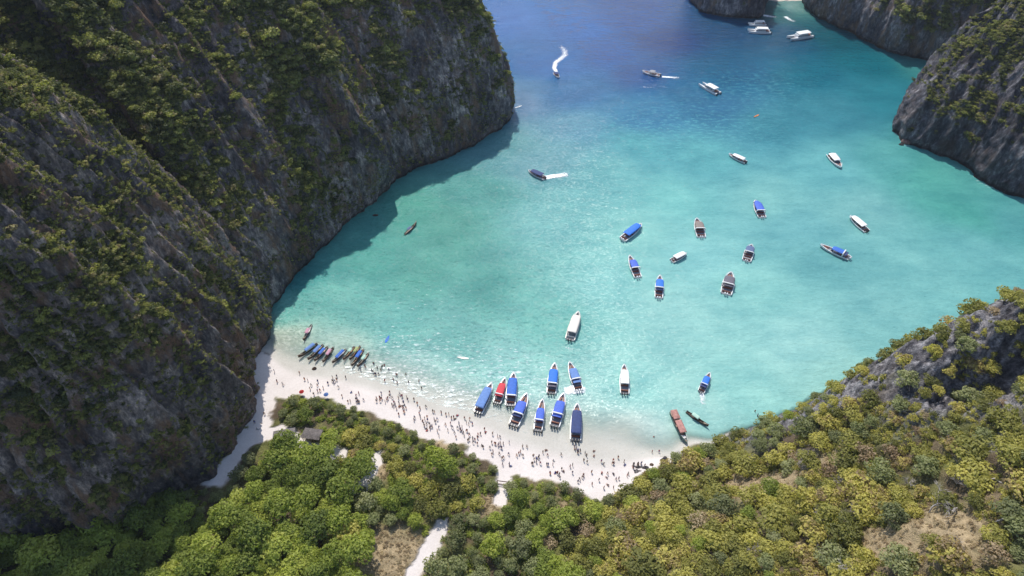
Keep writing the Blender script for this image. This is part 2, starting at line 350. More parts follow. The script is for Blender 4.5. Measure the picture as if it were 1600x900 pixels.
def gheight(x, y): return float(glook(gz, np.float64(x), np.float64(y)))

# ------------------------------------------------------------------ cliffs: lofts from a waterline up through control columns
LV = [-6, 0, 12, 28, 48, 70, 92, 112, 132, 165]
OF_A = [-.8, 0, 1.0, 2.6, 8, 17, 29, 43, 66, 125]
OF_B = [-.8, 0, 2.6, 8.5, 19, 33, 53, 76, 120, 200]
OF = OF_A
def col(x, y, deg, sc=1.0, zs=1.0, base=0.0):
    d = (math.cos(R(deg)), math.sin(R(deg)))
    return [(x + d[0] * o * sc, y + d[1] * o * sc, z * (zs if z > 0 else 1) + base) for z, o in zip(LV, OF)]
def cr1(P, t):
    P = np.asarray(P, float); n = len(P); i = np.clip(np.floor(t).astype(int), 0, n - 2); f = (t - i).reshape((-1,) + (1,) * (P.ndim - 1))
    p0, p1, p2, p3 = P[np.maximum(i - 1, 0)], P[i], P[i + 1], P[np.minimum(i + 2, n - 1)]
    return .5 * (2 * p1 + (p2 - p0) * f + (2 * p0 - 5 * p1 + 4 * p2 - p3) * f ** 2 + (3 * p1 - p0 - 3 * p2 + p3) * f ** 3)
def loft(name, cols, res, mat, label, amp=1.0, seed=0, flute=1.0, green_bias=0.0, greenf=1.0, saw=1, rib=None):
    Cn = np.array(cols)                                            # (ncol, nrow, 3)
    base = Cn[:, 1, :2]; L = np.linalg.norm(np.diff((base + Cn[:, 5, :2]) / 2, axis=0), axis=1)
    tt = np.concatenate([i + np.linspace(0, 1, max(3, int(l / res)), endpoint=False) for i, l in enumerate(L)] + [[len(L)]])
    arc = np.interp(tt, np.arange(len(L) + 1), np.concatenate([[0], np.cumsum(L)]))
    S = cr1(Cn, tt)                                                # (nt, nrow, 3)
    Hh = np.linalg.norm(np.diff(Cn.mean(0), axis=0), axis=1)
    uu = np.concatenate([i + np.linspace(0, 1, max(3, int(l / res)), endpoint=False) for i, l in enumerate(Hh)] + [[len(Hh)]])
    G = cr1(S.transpose(1, 0, 2), uu)                              # (nu, nt, 3)
    def normals(G):
        a = np.gradient(G, axis=1); b = np.gradient(G, axis=0); n = np.cross(a, b); n /= np.linalg.norm(n, axis=-1, keepdims=True) + 1e-9; return n
    N = normals(G)
    sgn = -1 if N[..., 2].mean() < 0 else 1; N = N * sgn
    x, y, z = G[..., 0], G[..., 1], G[..., 2]; s = np.broadcast_to(arc[None, :], x.shape)
    fade = sstep(-6, 4, z) * .85 + .15
    wob = 3.0 * fbm(x * .05, y * .05, z * .05, 3, seed + 40)
    d = 3.4 * fbm(x * .035, y * .035, z * .03, 4, seed + 1)
    for wl, am in ((21.0, 3.2), (9.5, 2.2), (4.3, 1.0)):
        q = (s * saw + 1.6 * wob + .05 * z * wl / 8) / wl; c_ = np.floor(q); f_ = q - c_; am_ = .35 + .9 * _hash(c_, c_ * 0, c_ * 0, seed + int(wl)); am1 = .35 + .9 * _hash(c_ + 1, c_ * 0, c_ * 0, seed + int(wl))
        d = d + flute * am * np.where(f_ < .82, (f_ / .82) ** 1.4 * am_, am_ * sstep(1.0, .82, f_)) * (.5 + .5 * sstep(0, 25, z))
    d = d + 1.4 * flute * ridged((s + wob) * .085, z * .016, 0, 4, seed + 2)         # buttresses running down the face
    d = d + 1.25 * ridged(x * .16, y * .16, z * .075, 4, seed + 3) + .6 * ridged(x * .5, y * .5, z * .28, 3, seed + 4)
    if rib: bs = rib; d = d + 6.5 * np.where(s < bs, np.exp(-((s - bs) / 17) ** 2), sstep(bs + 3.5, bs, s)) * sstep(2, 20, z)
    d = d * amp * fade
    und = -2.0 * np.exp(-((z - .3) / 1.8) ** 2) * (.6 + .4 * fbm(x * .1, y * .1, 0, 2, seed + 7))     # sea-cut notch
    G2 = G + N * (d + und)[..., None]
    N2 = normals(G2) * sgn
    up = N2[..., 2]; n1 = fbm(x * .045, y * .045, z * .045, 4, seed + 9)
    green = sstep(.25, .75, up + .45 * n1 + .15 * fbm(x * .3, y * .3, z * .3, 2, seed + 10) + green_bias) * sstep(2, 9, z) * greenf
    nu, ntt = x.shape; F = grid_faces(nu, ntt)
    if sgn > 0: F = F[:, ::1]
    else: F = F[:, ::-1]
    o = mesh_np(name, G2.reshape(-1, 3), F, mat, False, None, {'green': green})
    tag(o, label, kind='structure')
    o.data.polygons.foreach_set('use_smooth', np.ones(len(o.data.polygons), bool))
    return dict(G=G2.reshape(-1, 3), N=N2.reshape(-1, 3), g=green.ravel(), F=F)
cols_A = [col(-215, 232, 200, 1.0), col(-165, 216, 215, 1.0), col(-130, 203, 240, .9),
          [(-105, 193, -6), (-105, 192.5, 0), (-109, 191, 12), (-114, 190, 28), (-120.5, 189, 50), (-129, 188, 72), (-141, 188, 93), (-155, 188, 112), (-180, 188, 132), (-235, 190, 165)],
          [(-101, 183, -6), (-102, 183, 0), (-104, 182, 12), (-107.5, 180.5, 28), (-114, 179, 50), (-123, 177, 72), (-136, 175, 93), (-156, 175, 112), (-180, 172, 132), (-235, 165, 165)],
          col(-100, 165, 182, .95), col(-99, 146, 180, 1.0), col(-97, 130, 176, 1.0), col(-98, 114, 165, 1.0), col(-105, 101, 147, 1.2), col(-116, 92, 128, 1.55), col(-134, 86, 110, 1.75), col(-165, 80, 102, 1.75), col(-220, 70, 98, 1.6), col(-280, 55, 98, 1.5)]
def seg(px, py): return at(px, py, 0)[:2]
OF = OF_B
B = [(-230, 120), (-170, 160), (-135, 180)] + [(-116, 186), seg(430, 470), seg(480, 411), seg(530, 362), seg(580, 318), seg(610, 291), seg(640, 268), seg(690, 252), seg(740, 228), seg(780, 200), (-3, 343), (-.5, 356), (-5, 372), (-20, 388), (-60, 402), (-130, 410)]
dirs = [112, 114, 120, 135, 147, 147, 146, 146, 148, 148, 140, 138, 140, 150, 172, 188, 198, 208, 212]
scl = [1.1, 1.1, 1.1, 1.05, 1.0, 1.0, .97, .93, .86, 1.18, 1.2, 1.1, 1.0, .9, .75, .7, .7, .8, .8]
cols_B = [col(x, y, d, s) for (x, y), d, s in zip(B, dirs, scl)]
def cl(base, ridge): # column bending from a base point up to a ridge point, then on upward
    (x0, y0), (x1, y1, z1) = base, ridge; o = []
    for f, g in ((-.06, -.12), (0, 0), (.12, .26), (.27, .46), (.45, .63), (.62, .77), (.8, .89), (1, 1), (1.35, 1.25), (2.0, 1.6)):
        o.append((x0 + (x1 - x0) * f, y0 + (y1 - y0) * f, z1 * g if g >= 0 else -6))
    return o
cols_C = [cl((300, 395), (330, 372, 88)), cl((262, 368), (300, 364, 74)), cl((238, 352), (270, 357, 60)), cl((227, 341), (256, 354, 47)), cl(seg(1392, 203), (258, 351, 48)), cl(seg(1414, 222), (262, 350, 52)),
          cl(seg(1445, 234), (272, 350, 60)), cl(seg(1480, 246), (286, 350, 70)), cl(seg(1516, 262), (300, 348, 80)), cl(seg(1532, 279), (310, 336, 84)), cl(seg(1560, 294), (322, 325, 88)), cl(seg(1605, 309), (335, 312, 92)), cl((300, 255), (370, 300, 100)), cl((345, 235), (410, 285, 105))]
OF = OF_A
D = [(243, 545), (232, 522), seg(1264, 17), seg(1292, 33), seg(1330, 50), seg(1380, 77), seg(1425, 88), seg(1470, 96), (330, 408), (380, 398), (450, 385)]
cols_D = [col(x, y, d, s, .55) for (x, y), d, s in zip(D, [20, 30, 48, 55, 58, 62, 75, 80, 82, 85, 88], [.7] * 2 + [.75] * 9)]
E = [(150, 560), (144, 530), seg(1096, 17), seg(1120, 24), seg(1150, 28), seg(1186, 28), (196, 508), (204, 528), (214, 545), (232, 556)]
cols_E = [col(x, y, d, s, .22) for (x, y), d, s in zip(E, [20, 35, 60, 80, 88, 100, 118, 125, 110, 95], [.16] * 10)]
surf = {}
_b = np.array([np.array(c)[1, :2] * .5 + np.array(c)[5, :2] * .5 for c in cols_B]); _L = np.concatenate([[0], np.cumsum(np.linalg.norm(np.diff(_b, axis=0), axis=1))]); RIB = _L[7] * .35 + _L[8] * .65
surf['A'] = loft('cliff', cols_A, .75, M['cliff_near'], 'tall dark shrub-covered limestone buttress at the left end of the beach', 1.0, 10, 1.35, -.02, 1, -1)
surf['B'] = loft('cliff', cols_B, 1.05, M['cliff'], 'long dark wooded cliff wall along the left side of the bay', .9, 30, 1.0, -.06, 1, 1, RIB)
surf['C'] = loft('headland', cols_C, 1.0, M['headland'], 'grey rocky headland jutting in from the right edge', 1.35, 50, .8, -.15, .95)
surf['D'] = loft('cliff', cols_D, 1.5, M['cliff_pale'], 'streaked grey cliff wall at the far upper right of the bay', 1.3, 70, 1.1, .0, .9)
surf['E'] = loft('sea_stack', cols_E, 1.5, M['cliff_pale'], 'sheer grey rock stack at the top of the bay', .8, 90, 1.2, .1, .8)
# ------------------------------------------------------------------ the sea
WX = np.concatenate([[-9000, -4000, -1800, -900, -500, -300, -200], np.arange(-150, 420, 1.6), [440, 500, 600, 900, 1800, 4000, 9000]])
WY = np.concatenate([np.arange(100, 330, 1.3), np.arange(330, 640, 2.2), [700, 800, 1000, 1500, 2500, 4500, 9000]])
wx, wy = np.meshgrid(WX, WY)
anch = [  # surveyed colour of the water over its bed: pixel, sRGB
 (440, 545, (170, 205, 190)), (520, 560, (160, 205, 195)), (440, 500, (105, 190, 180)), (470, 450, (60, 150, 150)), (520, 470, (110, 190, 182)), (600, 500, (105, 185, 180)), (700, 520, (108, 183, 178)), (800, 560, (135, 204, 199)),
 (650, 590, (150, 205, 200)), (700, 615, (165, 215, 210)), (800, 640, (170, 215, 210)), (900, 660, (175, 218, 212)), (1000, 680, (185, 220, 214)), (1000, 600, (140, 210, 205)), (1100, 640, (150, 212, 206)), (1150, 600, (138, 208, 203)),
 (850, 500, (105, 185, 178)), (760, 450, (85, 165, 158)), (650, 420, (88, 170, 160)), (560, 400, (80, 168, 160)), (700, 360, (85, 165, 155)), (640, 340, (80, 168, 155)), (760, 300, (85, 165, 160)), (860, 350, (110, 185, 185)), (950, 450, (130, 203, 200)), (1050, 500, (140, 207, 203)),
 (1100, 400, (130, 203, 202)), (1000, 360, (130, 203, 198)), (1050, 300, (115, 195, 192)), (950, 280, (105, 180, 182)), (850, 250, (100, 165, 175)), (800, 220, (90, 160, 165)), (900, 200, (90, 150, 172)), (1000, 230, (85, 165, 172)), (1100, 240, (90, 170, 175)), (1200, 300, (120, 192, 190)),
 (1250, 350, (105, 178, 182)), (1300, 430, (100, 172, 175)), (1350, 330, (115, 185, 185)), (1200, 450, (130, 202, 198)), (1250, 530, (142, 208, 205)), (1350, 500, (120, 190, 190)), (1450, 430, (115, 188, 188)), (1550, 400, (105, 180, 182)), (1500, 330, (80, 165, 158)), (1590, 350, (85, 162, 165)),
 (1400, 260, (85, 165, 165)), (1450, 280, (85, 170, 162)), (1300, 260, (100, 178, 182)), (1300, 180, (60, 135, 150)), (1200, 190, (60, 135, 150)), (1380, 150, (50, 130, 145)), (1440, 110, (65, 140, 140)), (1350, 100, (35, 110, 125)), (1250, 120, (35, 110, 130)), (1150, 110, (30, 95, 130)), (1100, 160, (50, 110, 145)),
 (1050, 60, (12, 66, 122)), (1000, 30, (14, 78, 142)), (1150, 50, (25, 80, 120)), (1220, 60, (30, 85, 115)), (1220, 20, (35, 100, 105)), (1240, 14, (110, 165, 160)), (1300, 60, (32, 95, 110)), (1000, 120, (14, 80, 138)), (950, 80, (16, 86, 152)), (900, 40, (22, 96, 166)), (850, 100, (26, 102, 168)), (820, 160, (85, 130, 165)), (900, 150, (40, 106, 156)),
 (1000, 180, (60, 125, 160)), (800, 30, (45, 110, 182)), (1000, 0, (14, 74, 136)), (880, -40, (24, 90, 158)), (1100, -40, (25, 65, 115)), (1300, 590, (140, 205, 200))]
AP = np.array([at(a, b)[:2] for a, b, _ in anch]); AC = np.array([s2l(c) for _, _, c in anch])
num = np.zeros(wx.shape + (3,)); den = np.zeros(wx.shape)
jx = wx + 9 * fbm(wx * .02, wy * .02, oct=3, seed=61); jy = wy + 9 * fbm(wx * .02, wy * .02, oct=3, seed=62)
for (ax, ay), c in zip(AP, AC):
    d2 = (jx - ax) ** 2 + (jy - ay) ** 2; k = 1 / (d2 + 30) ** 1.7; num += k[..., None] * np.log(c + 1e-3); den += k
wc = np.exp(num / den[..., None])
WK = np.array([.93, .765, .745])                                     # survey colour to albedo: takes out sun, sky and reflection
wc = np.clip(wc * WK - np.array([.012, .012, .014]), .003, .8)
ins = (wx > GX[0] + 2) & (wx < GX[-1] - 2) & (wy > 0) & (wy < GY[-1] - 2)
depth = np.where(ins, -glook(gz, np.clip(wx, GX[0], GX[-1] - 1), np.clip(wy, GY[0], GY[-1] - 1)), 9)
alpha = sstep(-.05, 1.9, depth); alpha = np.where(ins, .0 + alpha, 1)
deep = np.array([.02, .07, .16])
far = sstep(640, 1200, wy)[..., None]; wc = wc * (1 - far) + deep * far
chop = .42 + 0.75 * sstep(300, 420, wy - .35 * (wx - 0)) + .55 * sstep(60, -30, wx)
chop = chop * (.25 + .75 * sstep(.3, 3, depth))
# surf on the left half of the beach, plus painted glitter flecks offshore
foam_glint = (1 - sstep(3, 16, line_dist(wx, wy, pxy([(560, 575), (620, 590), (690, 615), (750, 632)])))) * 1.0
foam_glint = np.maximum(foam_glint, .75 * (1 - sstep(8, 34, line_dist(wx, wy, pxy([(620, 560), (700, 575), (820, 600)])))))
foam_glint = np.maximum(foam_glint, .55 * (1 - sstep(0, 2.0, np.abs(depth - .12))) * (depth < 1.2) * ins)
foam_glint = np.maximum(foam_glint, .52 * np.exp(-(((wx + 35) / 45) ** 2 + ((wy - 190) / 40) ** 2)))  # sun glitter left of mid bay, painted as white flecks in the water colour
for ln, a in (([(1395, 200), (1412, 226), (1425, 230)], .9), ([(1455, 246), (1470, 250)], .7), ([(1512, 266), (1530, 284), (1552, 296)], .95)):
    foam_glint = np.maximum(foam_glint, .8 * a * (1 - sstep(.5, 2.5, line_dist(wx, wy, pxy(ln)))))
reef = np.exp(-(((wx - 105) / 50) ** 2 + ((wy - 330) / 34) ** 2)) + .7 * np.exp(-(((wx - 160) / 40) ** 2 + ((wy - 385) / 25) ** 2)) + .4 * np.exp(-(((wx - 50) / 40) ** 2 + ((wy - 330) / 18) ** 2))
z = np.zeros(wx.shape)
V = np.stack([wx, wy, z], -1).reshape(-1, 3)
sea = mesh_np('water', V, grid_faces(len(WY), len(WX)), M['water'], True, wc.reshape(-1, 3), {'alpha': alpha, 'foam': foam_glint, 'chop': chop, 'reef': np.clip(reef, 0, 1), 'facet': .30 + .75 * sstep(70, -10, wx - .12 * (wy - 180)) * sstep(.4, 2.0, depth) * (1 - .75 * sstep(290, 380, wy))})
tag(sea, 'turquoise bay water turning deep blue towards the open sea', kind='structure')
bed = mesh_np('seabed', np.array([(-9000, 100, -14), (9000, 100, -14), (9000, 9000, -14), (-9000, 9000, -14)]), np.array([[0, 1, 2, 3]]), mat_plain('seabed_sand', (.3, .35, .33), .9), False)
tag(bed, kind='structure')
# small hidden beach between the stack and the far cliff
bx = np.linspace(-16, 16, 24); by = np.linspace(-8, 22, 24); bX, bY = np.meshgrid(bx, by)
bZ = -.5 + .09 * bY + .12 * fbm(bX * .3, bY * .3, oct=2, seed=3)
pocket = mesh_np('beach', np.stack([bX + 221, bY + 520, bZ], -1).reshape(-1, 3), grid_faces(24, 24), mat_plain('pocket_sand', (.62, .5, .46), .9), True)
tag(pocket, 'small sandy cove between the rock stack and far cliff', kind='structure')

# ------------------------------------------------------------------ vegetation
def leaf_cloud(centers, radii, n, size, flat=.85, seed=0, shell=.5):
    r = np.random.default_rng(seed); centers = np.asarray(centers, float); radii = np.asarray(radii, float)
    pr = radii ** 2 / (radii ** 2).sum(); k = r.choice(len(radii), n, p=pr)
    d = r.normal(size=(n, 3)); d /= np.linalg.norm(d, axis=1, keepdims=True); d[:, 2] = np.abs(d[:, 2]) * .9 - .25 * r.random(n); d /= np.linalg.norm(d, axis=1, keepdims=True)
    rad = radii[k] * (1 - shell * r.random(n) ** 2)
    c = centers[k] + d * rad[:, None] * np.array([1, 1, flat])
    nn = d + r.normal(size=(n, 3)) * .55; nn[:, 2] += .35; nn /= np.linalg.norm(nn, axis=1, keepdims=True)
    a = np.cross(nn, r.normal(size=(n, 3))); a /= np.linalg.norm(a, axis=1, keepdims=True); b = np.cross(nn, a)
    s = size * (.6 + .8 * r.random(n))[:, None]; e = (.5 + .3 * r.random(n))[:, None]
    V = np.stack([c - a * s, c - b * s * e - nn * s * .15, c + a * s, c + b * s * e - nn * s * .15], 1).reshape(-1, 3)
    F = np.arange(n * 4).reshape(-1, 4)
    tone = np.repeat(np.clip(r.random(len(radii))[k] * .6 + .4 * r.random(n), 0, 1), 4)
    return V, F, tone
def crown_mesh(name, R_, H_, nl, n, size, mat, seed, flat=.8):
    r = np.random.default_rng(seed); cs, rs = [], []
    for i in range(nl):
        a = i * 2.4 + r.random(); q = R_ * .72 * math.sqrt((i + .3) / nl); cs.append((math.cos(a) * q, math.sin(a) * q, H_ - (q / R_) ** 2 * R_ * .75 + r.normal() * .12 * R_)); rs.append(R_ * (.30 + .22 * r.random()))
    V, F, tone = leaf_cloud(cs, rs, n, size, flat, seed)
    o = mesh_np(name, V, F, mat, False, None, {'tone': tone}, link=False); return o.data, cs
def tube(bm, pts, rad, seg_=6, cap=True):
    rings = []
    for i, p in enumerate(pts):
        p = Vector(p); a = Vector(pts[max(i - 1, 0)]); b = Vector(pts[min(i + 1, len(pts) - 1)]); t = (b - a).normalized()
        u = t.orthogonal().normalized() if i == 0 else (u - t * u.dot(t)).normalized(); v_ = t.cross(u)
        rr = rad[i] if hasattr(rad, '__len__') else rad
        rings.append([bm.verts.new(p + (u * math.cos(k * 2 * math.pi / seg_) + v_ * math.sin(k * 2 * math.pi / seg_)) * rr) for k in range(seg_)])
    for A_, B_ in zip(rings[:-1], rings[1:]):
        for k in range(seg_): bm.faces.new((A_[k], A_[(k + 1) % seg_], B_[(k + 1) % seg_], B_[k]))
    if cap: bm.faces.new(rings[0][::-1]); bm.faces.new(rings[-1])
def bm_mesh(name, bm, mats, smooth=False):
    me = bpy.data.meshes.new(name); bmesh.ops.recalc_face_normals(bm, faces=bm.faces); bm.to_mesh(me); bm.free()
    for m in (mats if isinstance(mats, (list, tuple)) else [mats]): me.materials.append(m)
    if smooth: me.polygons.foreach_set('use_smooth', np.ones(len(me.polygons), bool))
    return me
def trunk_mesh(name, H_, cs, seed):
    r = random.Random(seed); bm = bmesh.new(); top = (r.uniform(-.4, .4), r.uniform(-.4, .4), H_ * .6)
    tube(bm, [(0, 0, -1.2), (top[0] * .3, top[1] * .3, H_ * .25), top], [.05 * H_, .035 * H_, .02 * H_], 7)
    for c in cs[:7]: tube(bm, [(top[0] * .6, top[1] * .6, H_ * .4), ((top[0] + c[0]) / 2, (top[1] + c[1]) / 2, H_ * .58), (c[0], c[1], c[2])], [.02 * H_, .014 * H_, .006 * H_], 5)
    return bm_mesh(name, bm, M['bark'], True)
def tree_kinds(mat, name, nvar, R_, H_, nl, n, size, seed, flat=.8):
    out = []
    for i in range(nvar):
        cm, cs = crown_mesh(name + '_crown', R_, H_, nl, n, size, mat, seed + i, flat); out.append((cm, trunk_mesh(name + '_trunk', H_, cs, seed + i)))
    return out
kinds = {
 'valley': tree_kinds(M['leaf_valley'], 'tree', 5, 4.4, 6.5, 17, 1500, .36, 100),
 'olive': tree_kinds(M['leaf_olive'], 'tree', 3, 3.6, 5.0, 13, 1000, .32, 200),
 'hill': tree_kinds(M['leaf_hill'], 'shrub', 6, 3.0, 3.0, 11, 800, .27, 300),
 'dry': tree_kinds(M['leaf_dry'], 'shrub', 3, 2.4, 2.0, 9, 420, .22, 400),
}
def plant(kind, name, loc, sc, label, cat, group, sz=1.0):
    cm, tm = random.choice(kinds[kind])
    e = empty(name, loc, random.uniform(0, 6.28)); s = sc; e.scale = (s * random.uniform(.88, 1.12), s * random.uniform(.88, 1.12), s * sz * random.uniform(.85, 1.15))
    tag(e, label, cat, group)
    c = bpy.data.objects.new('crown', cm); C.objects.link(c); c.parent = e
    t = bpy.data.objects.new('trunk', tm); C.objects.link(t); t.parent = e
    return e
def scatter(region, r0, tries, seed, ok):
    r = np.random.default_rng(seed); P = np.array(region); lo, hi = P.min(0), P.max(0); X = r.uniform(lo[0], hi[0], tries); Y = r.uniform(lo[1], hi[1], tries)
    keep = poly_sdf(X, Y, region) < 0; X, Y = X[keep], Y[keep]; k2 = ok(X, Y); X, Y = X[k2], Y[k2]; pts = []
    cell = {}
    for x, y in zip(X, Y):
        rr = r0 * r.uniform(.6, 1.4); i, j = int(x // r0), int(y // r0); good = True
        for a in (-2, -1, 0, 1, 2):
            for b in (-2, -1, 0, 1, 2):
                for q in cell.get((i + a, j + b), ()):
                    if (q[0] - x) ** 2 + (q[1] - y) ** 2 < (.5 * (rr + q[2])) ** 2: good = False; break
        if good: cell.setdefault((i, j), []).append((x, y, rr)); pts.append((x, y, rr))
    return pts
valley_poly = [(-200, 40), (-175, 74), (-140, 81), (-121, 88), (-110, 95), (-102, 106)] + pxy([(352, 780), (385, 740), (400, 705), (440, 700), (440, 640), (440, 622), (480, 616), (530, 632), (580, 645), (620, 664), (660, 684), (720, 700), (760, 722), (785, 745), (830, 752), (870, 757), (910, 770), (935, 790)], 4) + [(24, 95), (8, 84), (8, 40)]
_mp = pxy([(630, 930), (650, 895), (668, 865), (690, 822)], 6)
okv = lambda x, y: (glook(sandm, x, y) < .3) & (line_dist(x, y, _mp) > 4.2) & (glook(dry, x, y) < .62)
trees = scatter(valley_poly, 4.5, 12000, 1, okv)
hut_xy = [at(443, 684, 5)[:2], at(489, 682, 5)[:2]]
trees.sort(key=lambda t: -t[2])
trees = [t for t in trees if min(math.hypot(t[0] - h[0], t[1] - h[1]) for h in hut_xy) > 6.5]
def vis(x, y, z):
    px, py = proj((x, y, z)); return -60 < px < 1660 and -60 < py < 980
n_tree = 0
def zone_of(px, py=800):
    for lim, t in ((130, 'in the bottom left corner'), (260, 'in the dark hollow below the left cliff'), (380, 'beside the left cliff foot'), (480, 'below the two shelters'), (570, 'left of the straw clearing'), (700, 'above the straw clearing' if py < 810 else 'beside the straw clearing'), (800, 'beside the sandy path'), (9999, 'between the sandy path and the right hill')):
        if px < lim: return t
szw = lambda v, a, b: 'small ' if v < a else ('' if v < b else 'large ')
for x, y, rr in trees:
    z = gheight(x, y); px, py = proj((x, y, z + 5)); 
    if not vis(x, y, z) or n_tree >= 300: continue
    px, py = float(px), float(py)
    nb = float(fbm(np.float64(x * .06), np.float64(y * .06), 0, 2, 77)); 
    edge = float(poly_sdf(np.float64(x), np.float64(y), sand_poly))
    if edge < 9: kind, lab = 'olive', szw(rr, 4.2, 5.2) + 'grey-green shrubby tree at the sand edge ' + ('near the shelters' if px < 560 else ('behind the crowd' if px < 780 else 'right of the wooden frame'))
    elif px > 560 and nb > .05: kind, lab = 'olive', szw(rr, 4.2, 5.2) + 'dull olive tree ' + zone_of(px, py)
    elif nb < -.38 and px > 500: kind, lab = 'hill', szw(rr, 4.2, 5.2) + 'yellow-green bushy tree ' + zone_of(px, py)
    else: kind, lab = 'valley', szw(rr, 4.2, 5.2) + 'bright green leafy' + ' tree ' + zone_of(px, py) + (', upper row' if py < 780 else ', lower row' if py > 850 else '')
    sc = rr / 5.0 * (1.0 if px < 560 else .85) * (.72 if edge < 9 else 1.08)
    if kind == 'hill': sc *= 1.3
    plant(kind, 'broadleaf_tree', (x, y, z - .3), sc, lab, 'tree', lab.replace('tree', 'trees'), 1.0); n_tree += 1
hill_poly = [(8, 40), (8, 84), (24, 95), (36, 104), (47, 113), (58, 117), (72, 121), (85, 126), (97, 130), (110, 136), (135, 147), (175, 158), (200, 140), (200, 40)]
def okh(x, y):
    zz = glook(gz, x, y); rk = glook(rocky, x, y); return (glook(sandm, x, y) < .3) & (glook(dry, x, y) < .75) & (zz > .9) & ((rk < .5) | (fbm(x * .11, y * .11, 0, 2, 55) > -.22))
shrubs = scatter(hill_poly, 4.1, 9000, 2, okh)
cand = []
for x, y, rr in shrubs:
    z = gheight(x, y); px, py = proj((x, y, z + 1)); depth_ = math.sqrt(x * x + y * y + (200 - z) ** 2)
    if -30 < px < 1630 and py < 930: cand.append((rr / depth_, x, y, rr, float(px), float(py), z))
cand.sort(reverse=True); small = cand[295:]
for _, x, y, rr, px, py, z in cand[:295]:
    q = random.random(); row_ = 'by the sea edge' if py < 640 + .28 * max(0, 1250 - px) - .3 * max(0, px - 1250) else ('half way down' if py < 800 else 'at the bottom')
    where = ('low slope beside the beach' if px < 1060 else ('left part of the right hillside' if px < 1200 else ('middle of the right hillside' if px < 1350 else ('right part of the hillside' if px < 1480 else 'far right of the hillside')))) + ', ' + row_
    if q < .08: kind, c_ = 'dry', 'straw-brown dry'
    elif q < .22: kind, c_ = 'olive', 'dull olive'
    elif q < .36 and px < 1250: kind, c_ = 'valley', 'fresh green'
    else: kind, c_ = 'hill', 'yellow-green'
    sc = rr / 3.9 * {'dry': 1.2, 'olive': .85, 'valley': .72, 'hill': 1.2}[kind] * (.8 if glook(rocky, np.float64(x), np.float64(y)) > .4 else 1)
    plant(kind, 'shrub', (x, y, z - .4), sc, szw(rr, 3.8, 4.6) + c_ + ' shrub on the ' + where, 'shrub', c_ + ' shrubs on the ' + where, .9)

def twig_mesh(seed):
    r = random.Random(seed); bm = bmesh.new()
    for k in range(16):
        a = r.uniform(0, 6.28); d = Vector((math.cos(a), math.sin(a), r.uniform(.25, 1.1))).normalized(); l = r.uniform(1.0, 2.2); m_ = d * l * .55 + Vector((r.uniform(-.2, .2), r.uniform(-.2, .2), .15)); tube(bm, [(0, 0, -.2), m_, d * l + Vector((0, 0, .2))], [.07, .04, .012], 4)
        for _ in range(4):
            d2 = (d + Vector((r.uniform(-.9, .9), r.uniform(-.9, .9), r.uniform(-.1, .7)))).normalized(); tube(bm, [m_, m_ + d2 * r.uniform(.5, 1.2)], [.035, .01], 3)
    return bm_mesh('bare_shrub', bm, M['bark_pale'])
tws = [twig_mesh(i) for i in range(3)]; tr_ = random.Random(8); k = 0
while k < 34:
    px, py = tr_.uniform(1060, 1600), tr_.uniform(660, 900); x, y, _ = at(px, py, 8 + .085 * (px - 1060)); z = gheight(x, y); qx, qy = proj((x, y, z))
    if not (1040 < qx < 1600 and 640 < qy < 900) or glook(sandm, np.float64(x), np.float64(y)) > .2: continue
    o = bpy.data.objects.new('bare_shrub', tws[k % 3]); C.objects.link(o); o.location = (x, y, z + .3); sc = tr_.uniform(.8, 1.5); o.scale = (sc, sc, sc); o.rotation_euler = (tr_.uniform(-.3, .3), tr_.uniform(-.3, .3), tr_.uniform(0, 6)); k += 1
    wh = 'on the left part' if qx < 1220 else ('on the middle' if qx < 1410 else 'on the right part'); wh2 = 'upper half' if qy < 760 else 'lower half'
    tag(o, 'leafless grey twiggy shrub ' + wh + ' of the right hillside, ' + wh2, 'shrub', 'leafless shrubs ' + wh + ' of the right hillside, ' + wh2)
